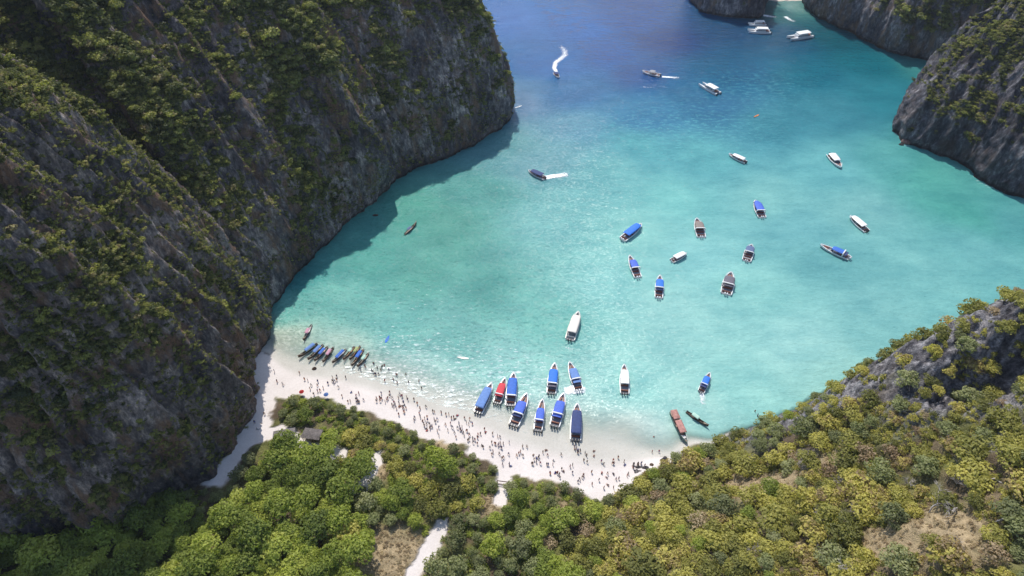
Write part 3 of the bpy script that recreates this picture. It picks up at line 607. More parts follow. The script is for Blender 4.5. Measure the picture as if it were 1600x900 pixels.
# bushes that no one could count: instances on points
def bush_sources(prefix, mat, n, R_, cnt, size, seed):
    col_ = bpy.data.collections.new(prefix)
    for i in range(n):
        r = np.random.default_rng(seed + i); nl = 6; cs = [(r.normal() * R_ * .42, r.normal() * R_ * .42, R_ * (.35 + .35 * r.random())) for _ in range(nl)]; rs = [R_ * (.35 + .3 * r.random()) for _ in range(nl)]
        V, F, tone = leaf_cloud(cs, rs, cnt, size, .85, seed + i)
        o = mesh_np(prefix + '_leaves', V, F, mat, False, None, {'tone': tone}, link=False); col_.objects.link(o)
    return col_
def stuff_points(name, P, S, coll, label, seed=0):
    me = bpy.data.meshes.new(name); me.vertices.add(len(P)); me.vertices.foreach_set('co', np.asarray(P, np.float32).ravel())
    r = np.random.default_rng(seed)
    a = me.attributes.new('sc', 'FLOAT', 'POINT'); a.data.foreach_set('value', np.asarray(S, np.float32))
    a = me.attributes.new('rz', 'FLOAT', 'POINT'); a.data.foreach_set('value', r.uniform(0, 6.28, len(P)).astype(np.float32))
    o = bpy.data.objects.new(name, me); C.objects.link(o)
    g = bpy.data.node_groups.new(name, 'GeometryNodeTree'); g.interface.new_socket('Geometry', in_out='INPUT', socket_type='NodeSocketGeometry'); g.interface.new_socket('Geometry', in_out='OUTPUT', socket_type='NodeSocketGeometry')
    N = g.nodes.new; i = N('NodeGroupInput'); ou = N('NodeGroupOutput'); mp = N('GeometryNodeMeshToPoints'); iop = N('GeometryNodeInstanceOnPoints'); ci = N('GeometryNodeCollectionInfo')
    ci.inputs['Collection'].default_value = coll; ci.inputs['Separate Children'].default_value = True; ci.inputs['Reset Children'].default_value = True
    iop.inputs['Pick Instance'].default_value = True
    s = N('GeometryNodeInputNamedAttribute'); s.data_type = 'FLOAT'; s.inputs['Name'].default_value = 'sc'
    z_ = N('GeometryNodeInputNamedAttribute'); z_.data_type = 'FLOAT'; z_.inputs['Name'].default_value = 'rz'
    cx = N('ShaderNodeCombineXYZ'); L = g.links.new
    L(i.outputs[0], iop.inputs['Points']); L(ci.outputs[0], iop.inputs['Instance']); L(z_.outputs['Attribute'], cx.inputs[2]); L(cx.outputs[0], iop.inputs['Rotation']); L(s.outputs['Attribute'], iop.inputs['Scale']); L(iop.outputs[0], ou.inputs[0])
    g.nodes.remove(mp)
    md = o.modifiers.new('scatter', 'NODES'); md.node_group = g
    return tag(o, label, None, None, 'stuff')
bush_cliff = bush_sources('cliff_bush', M['leaf_cliff'], 6, 1.5, 150, .26, 500)
bush_hill = bush_sources('hill_bush', M['leaf_hill'], 5, 1.2, 130, .2, 600)
bush_val = bush_sources('valley_bush', M['leaf_valley'], 4, 1.2, 130, .22, 700)
bush_dry = bush_sources('dry_bush', M['leaf_dry'], 3, .8, 90, .15, 800)
def cliff_scatter(name, S, n, lo, hi, seed, label, thr, zmin=5, big=.1, coll=None):
    r = np.random.default_rng(seed); F = S['F']; G = S['G']; g = np.nan_to_num(S['g']); fc = G[F].mean(1); a = np.linalg.norm(np.cross(G[F[:, 2]] - G[F[:, 0]], G[F[:, 3]] - G[F[:, 1]]), axis=1) * .5
    gf = g[F].mean(1); px, py = proj(fc)
    w_ = a * np.clip(gf - thr, 0, 1) * (fc[:, 2] > zmin) * (px > -150) * (px < 1750) * (py > -150)
    w_ = np.nan_to_num(w_)
    if w_.sum() <= 0: return None
    k = r.choice(len(F), n, p=w_ / w_.sum()); P = fc[k] + r.normal(size=(n, 3)) * .4
    s = r.uniform(lo, hi, n) * np.where(r.random(n) < big, 1.9, 1.0)
    P[:, 2] -= .25 * s
    return stuff_points(name, P, s, coll or bush_cliff, label, seed)
cliff_scatter('bushes', surf['A'], 11000, .2, .72, 1, 'dark scrub clinging to the near left cliff', .06, 4, .08)
cliff_scatter('bushes', surf['B'], 15000, .3, .95, 2, 'dark woods and scrub on the long left cliff wall', .08, 7, .15)
tree_cliff = bush_sources('cliff_tree', M['leaf_cliff'], 5, 2.6, 520, .33, 550)
cliff_scatter('hill_woods', surf['B'], 1300, .6, 1.25, 6, 'dense rounded tree crowns on the upper left cliff shoulder', .62, 55, .1, tree_cliff)
cliff_scatter('hill_woods', surf['A'], 160, .4, .8, 7, 'scattered small trees along the ridge of the near left cliff', .62, 30, .1, tree_cliff)
for k_, l_ in (('A', 'tiny tufts of scrub speckled over the near left cliff'), ('B', 'tiny tufts of scrub speckled over the long left cliff')):
    S_ = dict(surf[k_]); S_['g'] = np.clip(.35 + fbm(S_['G'][:, 0] * .12, S_['G'][:, 1] * .12, S_['G'][:, 2] * .12, 3, 66), 0, 1); cliff_scatter('tufts', S_, 26000, .10, .42, 8, l_, .15, 4, .1)
cliff_scatter('bushes', surf['C'], 6000, .25, .85, 3, 'patchy green scrub on the right headland', .25, 7)
cliff_scatter('bushes', surf['D'], 3500, .6, 1.7, 4, 'patchy scrub on the far right cliff wall', .25, 9)
cliff_scatter('bushes', surf['E'], 300, .6, 1.5, 5, 'sparse scrub on top of the rock stack', .1, 12)
# undergrowth in valley and on hill, straw patches
def ground_stuff(name, region, n, seed, ok, coll, lo, hi, label):
    r = np.random.default_rng(seed); P = np.array(region); l, h = P.min(0), P.max(0); X = r.uniform(l[0], h[0], n); Y = r.uniform(l[1], h[1], n)
    k = poly_sdf(X, Y, region) < 0; X, Y = X[k], Y[k]; k = ok(X, Y); X, Y = X[k], Y[k]; Z = glook(gz, X, Y); s = r.uniform(lo, hi, len(X)); return stuff_points(name, np.stack([X, Y, Z - .2 * s], 1), s, coll, label, seed)
nz = lambda x, y, sd: fbm(x * .1, y * .1, 0, 2, sd)
ground_stuff('undergrowth', valley_poly, 7500, 11, lambda x, y: (glook(sandm, x, y) < .15) & (glook(dry, x, y) < .5) & (nz(x, y, 90) > -.3), bush_val, .4, 1.1, 'low green undergrowth on the valley floor')
ground_stuff('undergrowth', hill_poly, 15000, 12, lambda x, y: (glook(sandm, x, y) < .15) & (glook(dry, x, y) < .7) & (nz(x, y, 91) > -.15) & ((glook(rocky, x, y) < .5) | (fbm(x * .2, y * .2, 0, 3, 92) > .12)), bush_hill, .35, 1.15, 'low yellow-green scrub on the right hillside')
ground_stuff('dry_scrub', valley_poly, 16000, 13, lambda x, y: (glook(sandm, x, y) < .15) & (glook(dry, x, y) > .4), bush_dry, .25, .9, 'dry straw-coloured scrub in the valley clearings')
ground_stuff('dry_scrub', hill_poly, 20000, 14, lambda x, y: (glook(sandm, x, y) < .15) & (glook(dry, x, y) > .42), bush_dry, .25, .9, 'dry straw-coloured scrub on the right hillside')


# ------------------------------------------------------------------ sea air
bm = bmesh.new(); bmesh.ops.create_cube(bm, size=1.0); hz = bpy.data.meshes.new('haze'); bm.to_mesh(hz); bm.free()
ho = bpy.data.objects.new('haze', hz); C.objects.link(ho); ho.scale = (19000, 19000, 250); ho.location = (0, 0, 250 / 2 - 16)
hm = bpy.data.materials.new('haze'); hm.use_nodes = True; hm.node_tree.nodes.clear(); o_ = hm.node_tree.nodes.new('ShaderNodeOutputMaterial'); v_ = hm.node_tree.nodes.new('ShaderNodeVolumePrincipled')
v_.inputs['Density'].default_value = .00006; v_.inputs['Color'].default_value = (.80, .88, 1, 1); v_.inputs['Anisotropy'].default_value = .2; hm.node_tree.links.new(v_.outputs[0], o_.inputs['Volume']); hz.materials.append(hm)
tag(ho, None, None, None, 'stuff')
# ------------------------------------------------------------------ boats
def pm(name, col, rough=.4, var=.08, scale=2.5, **k):
    if name not in M: M[name] = mat_plain(name, col, rough, 0, var, scale, **k)
    return M[name]
pm('gelcoat_white', (.80, .80, .79), .3, .04); pm('gelcoat_cream', (.74, .69, .62), .35, .05); pm('canvas_blue', (.03, .13, .50), .7, .18, 1.2); pm('canvas_bright_blue', (.02, .16, .62), .7, .15, 1.2); pm('canvas_royal', (.06, .13, .55), .7, .15, 1.2)
pm('canvas_faded_blue', (.13, .24, .52), .8, .15, 1.2); pm('canvas_navy', (.035, .055, .16), .8, .2, 1.2); pm('canvas_red', (.58, .05, .07), .75, .15, 1.2); pm('canvas_grey', (.13, .12, .15), .8, .15, 1.2); pm('canvas_taupe', (.24, .20, .18), .8, .15, 1.2)
pm('canvas_lime', (.34, .38, .16), .8, .15, 1.2); pm('canvas_mint', (.42, .62, .52), .8, .15, 1.2); pm('canvas_pink', (.55, .30, .38), .8, .15, 1.2); pm('canvas_slate', (.10, .14, .26), .8, .15, 1.2); pm('roof_rust', (.40, .20, .17), .8, .35, .9)
pm('deck_tan', (.34, .22, .15), .7, .2); pm('deck_grey', (.25, .25, .27), .7, .2); pm('cushion_brown', (.28, .10, .06), .6, .2); pm('cushion_pale', (.62, .60, .58), .6, .1)
pm('motor_black', (.02, .02, .024), .3, .1); pm('motor_white', (.68, .68, .70), .3, .05); pm('wood_dark', (.09, .055, .035), .7, .3); pm('wood_teal', (.10, .16, .14), .7, .3); pm('wood_warm', (.42, .26, .15), .7, .25); pm('wood_pale', (.50, .42, .32), .7, .25); pm('metal_rail', (.6, .6, .62), .3); pm('glass_dark', (.03, .04, .06), .08)
pm('plastic_blue', (.02, .20, .60), .4, .05); pm('plastic_orange', (.75, .25, .05), .4, .05); pm('ribbon_red', (.6, .05, .05), .8)

def hull_bm(L=12., W=3.4, sheer=.95, bow_rise=.5, fine=.55, rim=.28, floor=.35, transom=.9, n=18):
    bm = bmesh.new(); rows = []
    for i in range(n + 1):
        t = i / n; y = -L / 2 + L * t
        wdt = W / 2 * (transom + (1 - transom) * min(1, t / .35)) if t < .35 else W / 2 * (max(0.02, 1 - ((t - .35) / .65) ** (1 / fine) * .99) ** .62)
        zs = sheer + bow_rise * max(0, (t - .3) / .7) ** 2; kl = -.45 + (.0 if t < .7 else (t - .7) / .3 * (.45 + zs * .55))
        ri = max(wdt - rim, .005); fl = max(wdt - rim - .05, .004); fz = min(floor + .3 * t, zs - .05) if t < .93 else zs - .04
        prof = [(0, kl), (wdt * .72, kl * .4 - .02 + (0 if t < .7 else (t - .7) * .6)), (wdt * .97, zs * .55), (wdt, zs), (ri, zs + .02), (fl, fz), (0, fz)]
        rows.append([bm.verts.new((x, y, z)) for x, z in prof] + [bm.verts.new((-x, y, z)) for x, z in prof[1:-1]])
    m = len(rows[0]); order = list(range(7)) + [11, 10, 9, 8, 7]
    for A_, B_ in zip(rows[:-1], rows[1:]):
        for k in range(12):
            f = bm.faces.new((A_[order[k]], A_[order[(k + 1) % 12]], B_[order[(k + 1) % 12]], B_[order[k]])); f.material_index = 1 if order[k] in (5, 6) or (order[k] == 6) else 0
            if k in (5, 6): f.material_index = 1
    for r_ in (rows[0], rows[-1]):
        try: bm.faces.new([r_[o_] for o_ in order])
        except ValueError: pass
    return bm
def box(bm, x0, x1, y0, y1, z0, z1, mi=0, taper=0.0):
    v = []
    for z, k in ((z0, 0), (z1, taper)):
        for x, y in ((x0 + k, y0 + k), (x1 - k, y0 + k), (x1 - k, y1 - k), (x0 + k, y1 - k)): v.append(bm.verts.new((x, y, z)))
    for q in ((0, 3, 2, 1), (4, 5, 6, 7), (0, 1, 5, 4), (1, 2, 6, 5), (2, 3, 7, 6), (3, 0, 4, 7)): bm.faces.new([v[i] for i in q]).material_index = mi
def roof_bm(W, y0, y1, z, crown=.22, th=.06, sag=.04, nx=8, ny=12, front=1.0, ribs=5):
    """curved canvas roof: two skins and an edge"""
    bm = bmesh.new(); T, Bt = [], []
    for j in range(ny + 1):
        t = j / ny; y = y0 + (y1 - y0) * t; ww = W / 2 * (1 - (1 - front) * max(0, (t - .55) / .45) ** 2); r1, r2 = [], []
        for i in range(nx + 1):
            s = i / nx * 2 - 1; zz = z + crown * (1 - s * s) - sag * (1 - abs(math.cos(t * ribs * math.pi))) - (.14 * max(0, (t - .85) / .15))
            r1.append(bm.verts.new((s * ww, y, zz))); r2.append(bm.verts.new((s * ww * .99, y, zz - th)))
        T.append(r1); Bt.append(r2)
    for j in range(ny):
        for i in range(nx):
            bm.faces.new((T[j][i], T[j][i + 1], T[j + 1][i + 1], T[j + 1][i])); bm.faces.new((Bt[j][i + 1], Bt[j][i], Bt[j + 1][i], Bt[j + 1][i + 1]))
        for i in (0, nx): bm.faces.new((T[j][i], T[j + 1][i], Bt[j + 1][i], Bt[j][i]))
    for i in range(nx):
        for j in (0, ny): bm.faces.new((T[j][i], T[j][i + 1], Bt[j][i + 1], Bt[j][i]))
    return bm
MC = {}
def cached(key, fn):
    if key not in MC: MC[key] = fn()
    return MC[key]
def part(name, me, parent, loc=(0, 0, 0), rz=0, sc=None):
    o = bpy.data.objects.new(name, me); C.objects.link(o); o.parent = parent; o.location = loc; o.rotation_euler = (0, 0, rz)
    if sc: o.scale = sc
    return o
def motor(parent, x, y, mat):
    def mk():
        bm = bmesh.new(); box(bm, -.24, .24, -.75, .05, .95, 1.5, 0, .07); box(bm, -.13, .13, -.55, -.1, -.5, .95, 0, .02); return bm_mesh('outboard_motor', bm, mat)
    e = part('outboard_motor', cached(('motor', mat.name), mk), parent, (x, y, 0))
    def pr():
        bm = bmesh.new()
        for k in range(3):
            a = k * 2.094; tube(bm, [(0, 0, 0), (math.cos(a) * .2, 0, math.sin(a) * .2)], [.03, .06], 4)
        return bm_mesh('propeller', bm, M['metal_rail'])
    part('propeller', cached('prop', pr), e, (0, -.6, -.35)); return e
def place(root, bow, stern, z=0.0, L=12., ws=1.0):
    a = Vector(at(*bow, .6)); b = Vector(at(*stern, .6)); d = a - b; s = math.hypot(d.x, d.y) / L; m = (a + b) / 2
    root.location = (m.x, m.y, z); root.rotation_euler = (0, 0, math.atan2(-d.x, d.y)); root.scale = (s * ws, s, (s + 1) / 2)
    return s
def speedboat(bow, stern, label, canvas='canvas_blue', y0=-3.4, y1=2.4, bar=-3.0, aft=None, n=3, hull='gelcoat_white', deck='deck_grey', cush='cushion_brown', mot='motor_black', W=3.5, group='speedboats in the bay', front=.8, z=0.0, name='speedboat', fine=.55, ws=1.0, crown=.25, cat='boat'):
    r = empty(name, (0, 0, 0)); tag(r, label, cat, group)
    part('hull', cached(('hull', hull, deck, W, fine), lambda: bm_mesh('hull', hull_bm(W=W, fine=fine), [M[hull], M[deck]], False)), r)
    part('canopy', cached(('can', canvas, y0, y1, W, front, crown), lambda: bm_mesh('canopy', roof_bm(W * .86, y0, y1, 2.35, crown=crown, front=front), M[canvas], True)), r)
    def posts(y):
        bm = bmesh.new(); tube(bm, [(0, 0, .9), (0, 0, 2.4)], .04, 5); return bm_mesh('post', bm, M['metal_rail'])
    pm_ = cached('post', lambda: posts(0))
    for yy in (y0 + .2, (y0 + y1) / 2, y1 - 1.0):
        for s in (-1, 1): part('post', pm_, r, (s * W * .41, yy, 0))
    if bar is not None:
        def mk():
            bm = bmesh.new(); w2 = W * .5; tube(bm, [(-w2, 0, .9), (-w2 * .97, 0, 2.5), (-w2 * .75, 0, 2.86), (w2 * .75, 0, 2.86), (w2 * .97, 0, 2.5), (w2, 0, .9)], .13, 6); return bm_mesh('arch', bm, M['gelcoat_white'])
        part('arch', cached(('arch', W), mk), r, (0, bar, 0), 0, (1, 1.8, 1))
    if aft: part('canopy', cached(('aft', aft, y0, W), lambda: bm_mesh('canopy', roof_bm(W * .8, y0 - 1.3, y0 - .1, 2.2, crown=.1, ny=4), M[aft], True)), r)
    def bench():
        bm = bmesh.new(); box(bm, -W * .34, W * .34, -.25, .25, .3, .75, 0, .03); box(bm, -W * .34, W * .34, -.35, -.25, .3, 1.15, 0, .02); return bm_mesh('bench', bm, M[cush])
    bn = cached(('bench', cush, W), bench)
    for yy in (-4.7, -2.6, -1.0): part('bench', bn, r, (0, yy, 0))
    def bowc():
        bm = bmesh.new()
        for s in (-1, 1):
            v = [bm.verts.new(p_) for p_ in ((s * .28 * W, 2.5, .95), (s * .12 * W, 4.5, 1.05), (s * .04 * W, 4.5, 1.05), (s * .14 * W, 2.5, .95))]; g = bm.faces.new(v); q = bmesh.ops.extrude_face_region(bm, geom=[g]); bmesh.ops.translate(bm, vec=(0, 0, .16), verts=[e for e in q['geom'] if isinstance(e, bmesh.types.BMVert)])
        return bm_mesh('bow_cushion', bm, M[cush])
    part('bow_cushion', cached(('bowc', cush, W), bowc), r)
    def rail():
        bm = bmesh.new(); P = [(-.42 * W, 2.2, 1.0), (-.40 * W, 2.8, 1.55), (-.3 * W, 4.4, 1.8), (-.08 * W, 5.6, 1.9), (0, 5.85, 1.9), (.08 * W, 5.6, 1.9), (.3 * W, 4.4, 1.8), (.40 * W, 2.8, 1.55), (.42 * W, 2.2, 1.0)]; tube(bm, P, .045, 4); return bm_mesh('bow_rail', bm, M['metal_rail'])
    part('bow_rail', cached(('rail', W), rail), r)
    def ws_():
        bm = bmesh.new(); v = [bm.verts.new(p_) for p_ in ((-.36 * W, 0, .9), (.36 * W, 0, .9), (.28 * W, -.45, 1.7), (-.28 * W, -.45, 1.7), (-.36 * W, -.06, .9), (.36 * W, -.06, .9), (.28 * W, -.51, 1.7), (-.28 * W, -.51, 1.7))]
        for q in ((0, 1, 2, 3), (7, 6, 5, 4), (0, 3, 7, 4), (1, 5, 6, 2), (3, 2, 6, 7), (0, 4, 5, 1)): bm.faces.new([v[i] for i in q])
        return bm_mesh('windscreen', bm, M['glass_dark'])
    part('windscreen', cached(('wsc', W), ws_), r, (0, y1 + .25, 0))
    for k in range(n): motor(r, (k - (n - 1) / 2) * .85, -6.0, M[mot])
    s = place(r, bow, stern, z, 12.6, ws); r['scale_note'] = 0; del r['scale_note']; return r
S = speedboat
rowg = 'speedboats moored in front of the crowded beach'
S((769, 599), (746, 646), 'faded blue canopied speedboat, leftmost of the row moored in the beach shallows', 'canvas_faded_blue', -5.0, 3.3, None, None, 3, group=rowg, deck='deck_grey', W=3.5)
S((790, 591), (776, 631), 'red canopied speedboat among the blue boats off the beach', 'canvas_red', -3.9, 2.4, -3.0, None, 4, group=rowg, cush='cushion_brown')
S((803, 583), (797, 635), 'bright blue canopied speedboat touching the red one', 'canvas_blue', -3.6, 3.2, -3.5, None, 3, group=rowg)
S((824, 615), (802, 666), 'blue canopied speedboat with brown bow seats, just right of the red and blue pair', 'canvas_royal', -2.4, 2.0, -2.6, 'canvas_navy', 4, group=rowg)
S((848, 624), (840, 674), 'small blue canopied speedboat with black outboards, middle of the beach row', 'canvas_royal', -3.4, 1.6, -3.1, None, 4, group=rowg, W=3.2)
S((881, 615), (866, 667), 'violet-blue canopied speedboat with red-brown bow deck, beside the navy one', 'canvas_royal', -2.4, 2.2, -2.6, 'canvas_royal', 3, group=rowg, cush='cushion_brown')
S((902, 631), (899, 689), 'long navy canopied speedboat, rightmost of the beach row', 'canvas_navy', -4.9, 2.9, None, None, 3, group=rowg, W=3.5)
S((867, 568), (861, 616), 'deep blue canopied speedboat floating behind the beach row', 'canvas_bright_blue', -3.2, 2.6, -3.2, 'canvas_grey', 3, group='speedboats anchored in the bay')
S((889, 566), (905, 611), 'blue canopied speedboat backing out with white foam at its stern', 'canvas_faded_blue', -2.6, 2.2, -2.4, 'canvas_faded_blue', 3, group='speedboats anchored in the bay', mot='motor_white')
S((975, 570), (976, 616), 'white-roofed speedboat alone in the shallow turquoise water near the beach', 'gelcoat_white', -3.2, 2.8, None, None, 3, group='speedboats anchored in the bay')
S((1109, 583), (1095, 613), 'small bright blue canopied boat trailing a white wake near the red-roofed boat', 'canvas_bright_blue', -3.0, 2.4, -2.6, 'canvas_navy', 2, group='speedboats anchored in the bay')
S((904, 488), (890, 532), 'cream-roofed speedboat alone in the middle of the bay', 'gelcoat_cream', -4.2, 3.4, None, None, 2, group='speedboats anchored in the bay', hull='gelcoat_cream', cush='cushion_pale')
S((1031, 431), (1029, 466), 'blue canopied speedboat pointing straight out, lowest left of the mid-bay boats', 'canvas_bright_blue', -2.0, 2.6, -2.2, 'canvas_navy', 2, group='speedboats anchored in the bay', mot='motor_white')
S((983, 400), (997, 434), 'blue canopied speedboat with open white stern, leftmost of the mid-bay boats pointing seaward', 'canvas_royal', -2.4, 2.2, -2.5, None, 2, group='speedboats anchored in the bay', mot='motor_white')
S((1003, 351), (972, 375), 'all-blue covered boat lying diagonally, bow to the upper right', 'canvas_bright_blue', -4.2, 4.0, None, None, 2, group='speedboats anchored in the bay', mot='motor_white')
S((1073, 396), (1049, 408), 'short white-roofed boat in the centre of the anchored group', 'gelcoat_white', -4.0, 4.2, None, None, 1, group='speedboats anchored in the bay', mot='motor_white', W=4.2)
S((1088, 342), (1096, 371), 'white speedboat with taupe canopy between two blue ones in mid bay', 'canvas_taupe', -2.4, 2.4, -2.4, None, 2, group='speedboats anchored in the bay', mot='motor_white', W=4.4)
S((1142, 426), (1134, 460), 'broad white speedboat with grey canopy, lowest right of the mid-bay group', 'canvas_grey', -2.0, 2.3, -2.2, 'canvas_grey', 2, group='speedboats anchored in the bay', mot='motor_white', W=4.6)
S((1174, 383), (1166, 408), 'small white speedboat with slate blue canopy and open stern', 'canvas_slate', -1.2, 3.4, -1.4, None, 2, group='speedboats anchored in the bay', cush='cushion_brown', W=4.6, front=.6, mot='motor_white')
S((1179, 314), (1191, 340), 'white speedboat with plain blue canopy, farthest out of the mid-bay group', 'canvas_royal', -3.2, 4.2, -3.3, None, 2, group='speedboats anchored in the bay', W=4.4, front=.45, mot='motor_white')
S((1327, 338), (1355, 362), 'white-roofed launch at the right of the bay above the long blue boat', 'gelcoat_white', -4.0, 4.4, None, None, 2, group='white launches in the bay', W=4.2, front=.7)
S((1280, 383), (1328, 404), 'long low white speedboat with blue canopy, far right of the anchored boats', 'canvas_blue', -3.6, 1.2, -3.4, 'canvas_navy', 2, group='speedboats anchored in the bay', W=3.4, mot='motor_white')
S((1314, 263), (1296, 241), 'white cabin launch below the right headland', 'gelcoat_white', -4.6, 1.8, None, None, 1, group='white launches in the bay', W=4.6, cush='cushion_brown')
S((1138, 241), (1166, 254), 'white launch with long cabin roof over the reef', 'gelcoat_white', -4.8, 3.0, None, None, 2, group='white launches in the bay', W=3.8)
S((825, 267), (852, 279), 'navy canopied speedboat running left with a white wake behind it', 'canvas_navy', -4.4, 3.6, None, None, 2, group='speedboats anchored in the bay', W=4.2)
S((1003, 112), (1032, 118), 'low white speedboat running left over the deep blue water', 'deck_grey', -2.5, 1.0, None, None, 2, group='white launches in the bay', W=4.4)
def catamaran(bow, stern, label):
    r = empty('catamaran', (0, 0, 0)); tag(r, label, 'boat', 'large white catamarans near the far cliffs')
    hm = cached('cathull', lambda: bm_mesh('hull', hull_bm(L=12, W=1.5, sheer=1.4, rim=.5, floor=1.3), [M['gelcoat_white'], M['gelcoat_white']]))
    for s in (-1, 1): part('hull', hm, r, (s * 1.9, 0, 0))
    def mk():
        bm = bmesh.new(); box(bm, -2.4, 2.4, -5.2, 3.0, 1.2, 1.5, 0, .05); return bm_mesh('deck', bm, M['deck_grey'])
    part('deck', cached('catdeck', mk), r)
    def cb():
        bm = bmesh.new(); box(bm, -1.9, 1.9, -3.2, 2.2, 1.5, 2.9, 0, .2); return bm_mesh('cabin', bm, M['gelcoat_white'])
    c = part('cabin', cached('catcab', cb), r)
    def wn_():
        bm = bmesh.new(); box(bm, -1.86, 1.86, -3.0, 2.06, 1.95, 2.45, 0, .0); return bm_mesh('window_band', bm, M['glass_dark'])
    part('window_band', cached('catwin', wn_), c)
    part('roof', cached('catroof', lambda: bm_mesh('roof', roof_bm(4.4, -4.4, 1.6, 3.7, .15), M['gelcoat_white'], True)), r)
    for s in (-1, 1):
        for yy in (-4.1, .9):
            def mp():
                bm = bmesh.new(); tube(bm, [(0, 0, 1.4), (0, 0, 3.8)], .06, 5); return bm_mesh('post', bm, M['gelcoat_white'])
            part('post', cached('cpost', mp), r, (s * 1.9, yy, 0))
        motor(r, s * 1.9, -6.0, M['motor_black'])
    def st():
        bm = bmesh.new(); box(bm, -1.2, 1.2, -5.0, -3.6, 1.5, 1.95, 0, .05); return bm_mesh('bench', bm, M['cushion_brown'])
    part('bench', cached('catseat', st), r); place(r, bow, stern, 0, 12.4, .72); r.scale.z *= .8; return r
catamaran((1094, 131), (1123, 147), 'white catamaran angled towards the beach on the dark blue water')
catamaran((1169, 38), (1197, 38), 'white boat behind another one near the far cliffs')
catamaran((1168, 49), (1204, 50), 'white boat with red deck items, nearer of the overlapping pair')
catamaran((1231, 61), (1268, 55), 'white catamaran with brown sides beside the far cliff')

def longtail(bow, stern, label, canvas, wood='wood_warm', hull='wood_dark', W=1.9, cov=(-3.3, 1.2), group='wooden longtail boats moored at the left end of the beach', name='longtail_boat', motor_=True):
    r = empty(name, (0, 0, 0)); tag(r, label, 'longtail boat', group)
    part('hull', cached(('lt', wood, hull, W), lambda: bm_mesh('hull', hull_bm(L=12, W=W, sheer=.75, bow_rise=1.3, fine=.8, rim=.16, floor=.25, transom=.55), [M[hull], M[wood]])), r)
    if canvas:
        part('canopy', cached(('ltc', canvas, cov, W), lambda: bm_mesh('canopy', roof_bm(W * 1.05, cov[0], cov[1], 1.95, .28, ribs=4), M[canvas], True)), r)
        def mp():
            bm = bmesh.new(); tube(bm, [(0, 0, .6), (0, 0, 2.0)], .035, 5); return bm_mesh('post', bm, M['wood_dark'])
        for s in (-1, 1):
            for yy in (cov[0] + .2, cov[1] - .2): part('post', cached('ltpost', mp), r, (s * W * .45, yy, 0))
    def pl(): 
        bm = bmesh.new(); box(bm, -W * .42, W * .42, -.14, .14, .55, .62); return bm_mesh('plank', bm, M[wood])
    for yy in (2.0, 3.0, -4.0): part('plank', cached(('ltpl', wood, W), pl), r, (0, yy, .1), 0, (1 if yy < 2.5 else .7, 1, 1))
    def fd():
        bm = bmesh.new(); v = [bm.verts.new(p_) for p_ in ((-.34 * W, 3.4, .95), (.34 * W, 3.4, .95), (.12, 5.4, 1.7), (-.12, 5.4, 1.7))]; g = bm.faces.new(v); q = bmesh.ops.extrude_face_region(bm, geom=[g]); bmesh.ops.translate(bm, vec=(0, 0, .07), verts=[e for e in q['geom'] if isinstance(e, bmesh.types.BMVert)]); return bm_mesh('foredeck', bm, M['wood_pale'])
    part('foredeck', cached(('ltfd', W), fd), r)
    if motor_:
        def en():
            bm = bmesh.new(); box(bm, -.3, .3, -.5, .45, .9, 1.4, 0, .08); tube(bm, [(0, -.4, 1.1), (0, -2.3, -.1)], .05, 5); tube(bm, [(0, .3, 1.3), (.1, 1.3, 1.5)], .035, 4); return bm_mesh('engine', bm, M['motor_black'])
        part('engine', cached('lten', en), r, (0, -5.4, 0))
    def rb():
        bm = bmesh.new(); tube(bm, [(0, 5.75, 1.6), (0, 5.95, 2.3), (0, 5.97, 2.7)], [.14, .09, .03], 6); return bm_mesh('bow_ribbon', bm, M['ribbon_red'])
    part('bow_ribbon', cached('ltrb', rb), r); place(r, bow, stern, 0, 12.4); return r
longtail((474, 533), (487, 507), 'open longtail boat moored alone just above the beached cluster', 'canvas_pink', 'cushion_pale', cov=(-2.0, 1.6))
longtail((466, 559), (496, 536), 'blue covered longtail boat, leftmost of the left cluster', 'canvas_faded_blue', 'wood_teal', cov=(-4.2, 1.6))
longtail((481, 563), (505, 538), 'longtail boat with faded blue cover, second in the left cluster', 'canvas_faded_blue', 'wood_pale', cov=(-3.9, 1.2))
longtail((491, 565), (512, 541), 'longtail boat with bright blue cover, third in the left cluster', 'canvas_blue', 'wood_pale', cov=(-3.3, 1.4))
longtail((504, 567), (521, 542), 'longtail boat with pink cover, rightmost of the left cluster', 'canvas_pink', 'wood_dark', cov=(-3.2, 1.2))
longtail((519, 568), (541, 545), 'blue covered longtail boat alone between the two clusters', 'canvas_blue', 'cushion_pale', cov=(-3.8, 2.6))
longtail((536, 563), (554, 541), 'longtail boat with bare orange-brown deck and pale cover', 'canvas_mint', 'wood_warm', cov=(-3.0, -.2))
longtail((546, 563), (563, 540), 'longtail boat with yellow-green cover in the right cluster', 'canvas_lime', 'wood_warm', cov=(-3.6, .4))
longtail((549, 573), (568, 545), 'longtail boat with blue cover and long pinkish foredeck in the right cluster', 'canvas_blue', 'wood_warm', cov=(-3.6, .9))
longtail((558, 574), (576, 551), 'longtail boat with mint green cover, rightmost of the right cluster', 'canvas_mint', 'wood_pale', cov=(-2.6, .8))
longtail((1107, 667), (1072, 642), 'dark longtail boat with mint cover moored beside the red-roofed boat', 'canvas_mint', 'wood_dark', cov=(-2.8, .8), group='longtail boats by the right shore')
longtail((651, 349), (632, 366), 'small longtail boat off the foot of the left cliff', 'canvas_slate', 'wood_pale', cov=(-3.2, .4), group='longtail boats out on the bay')
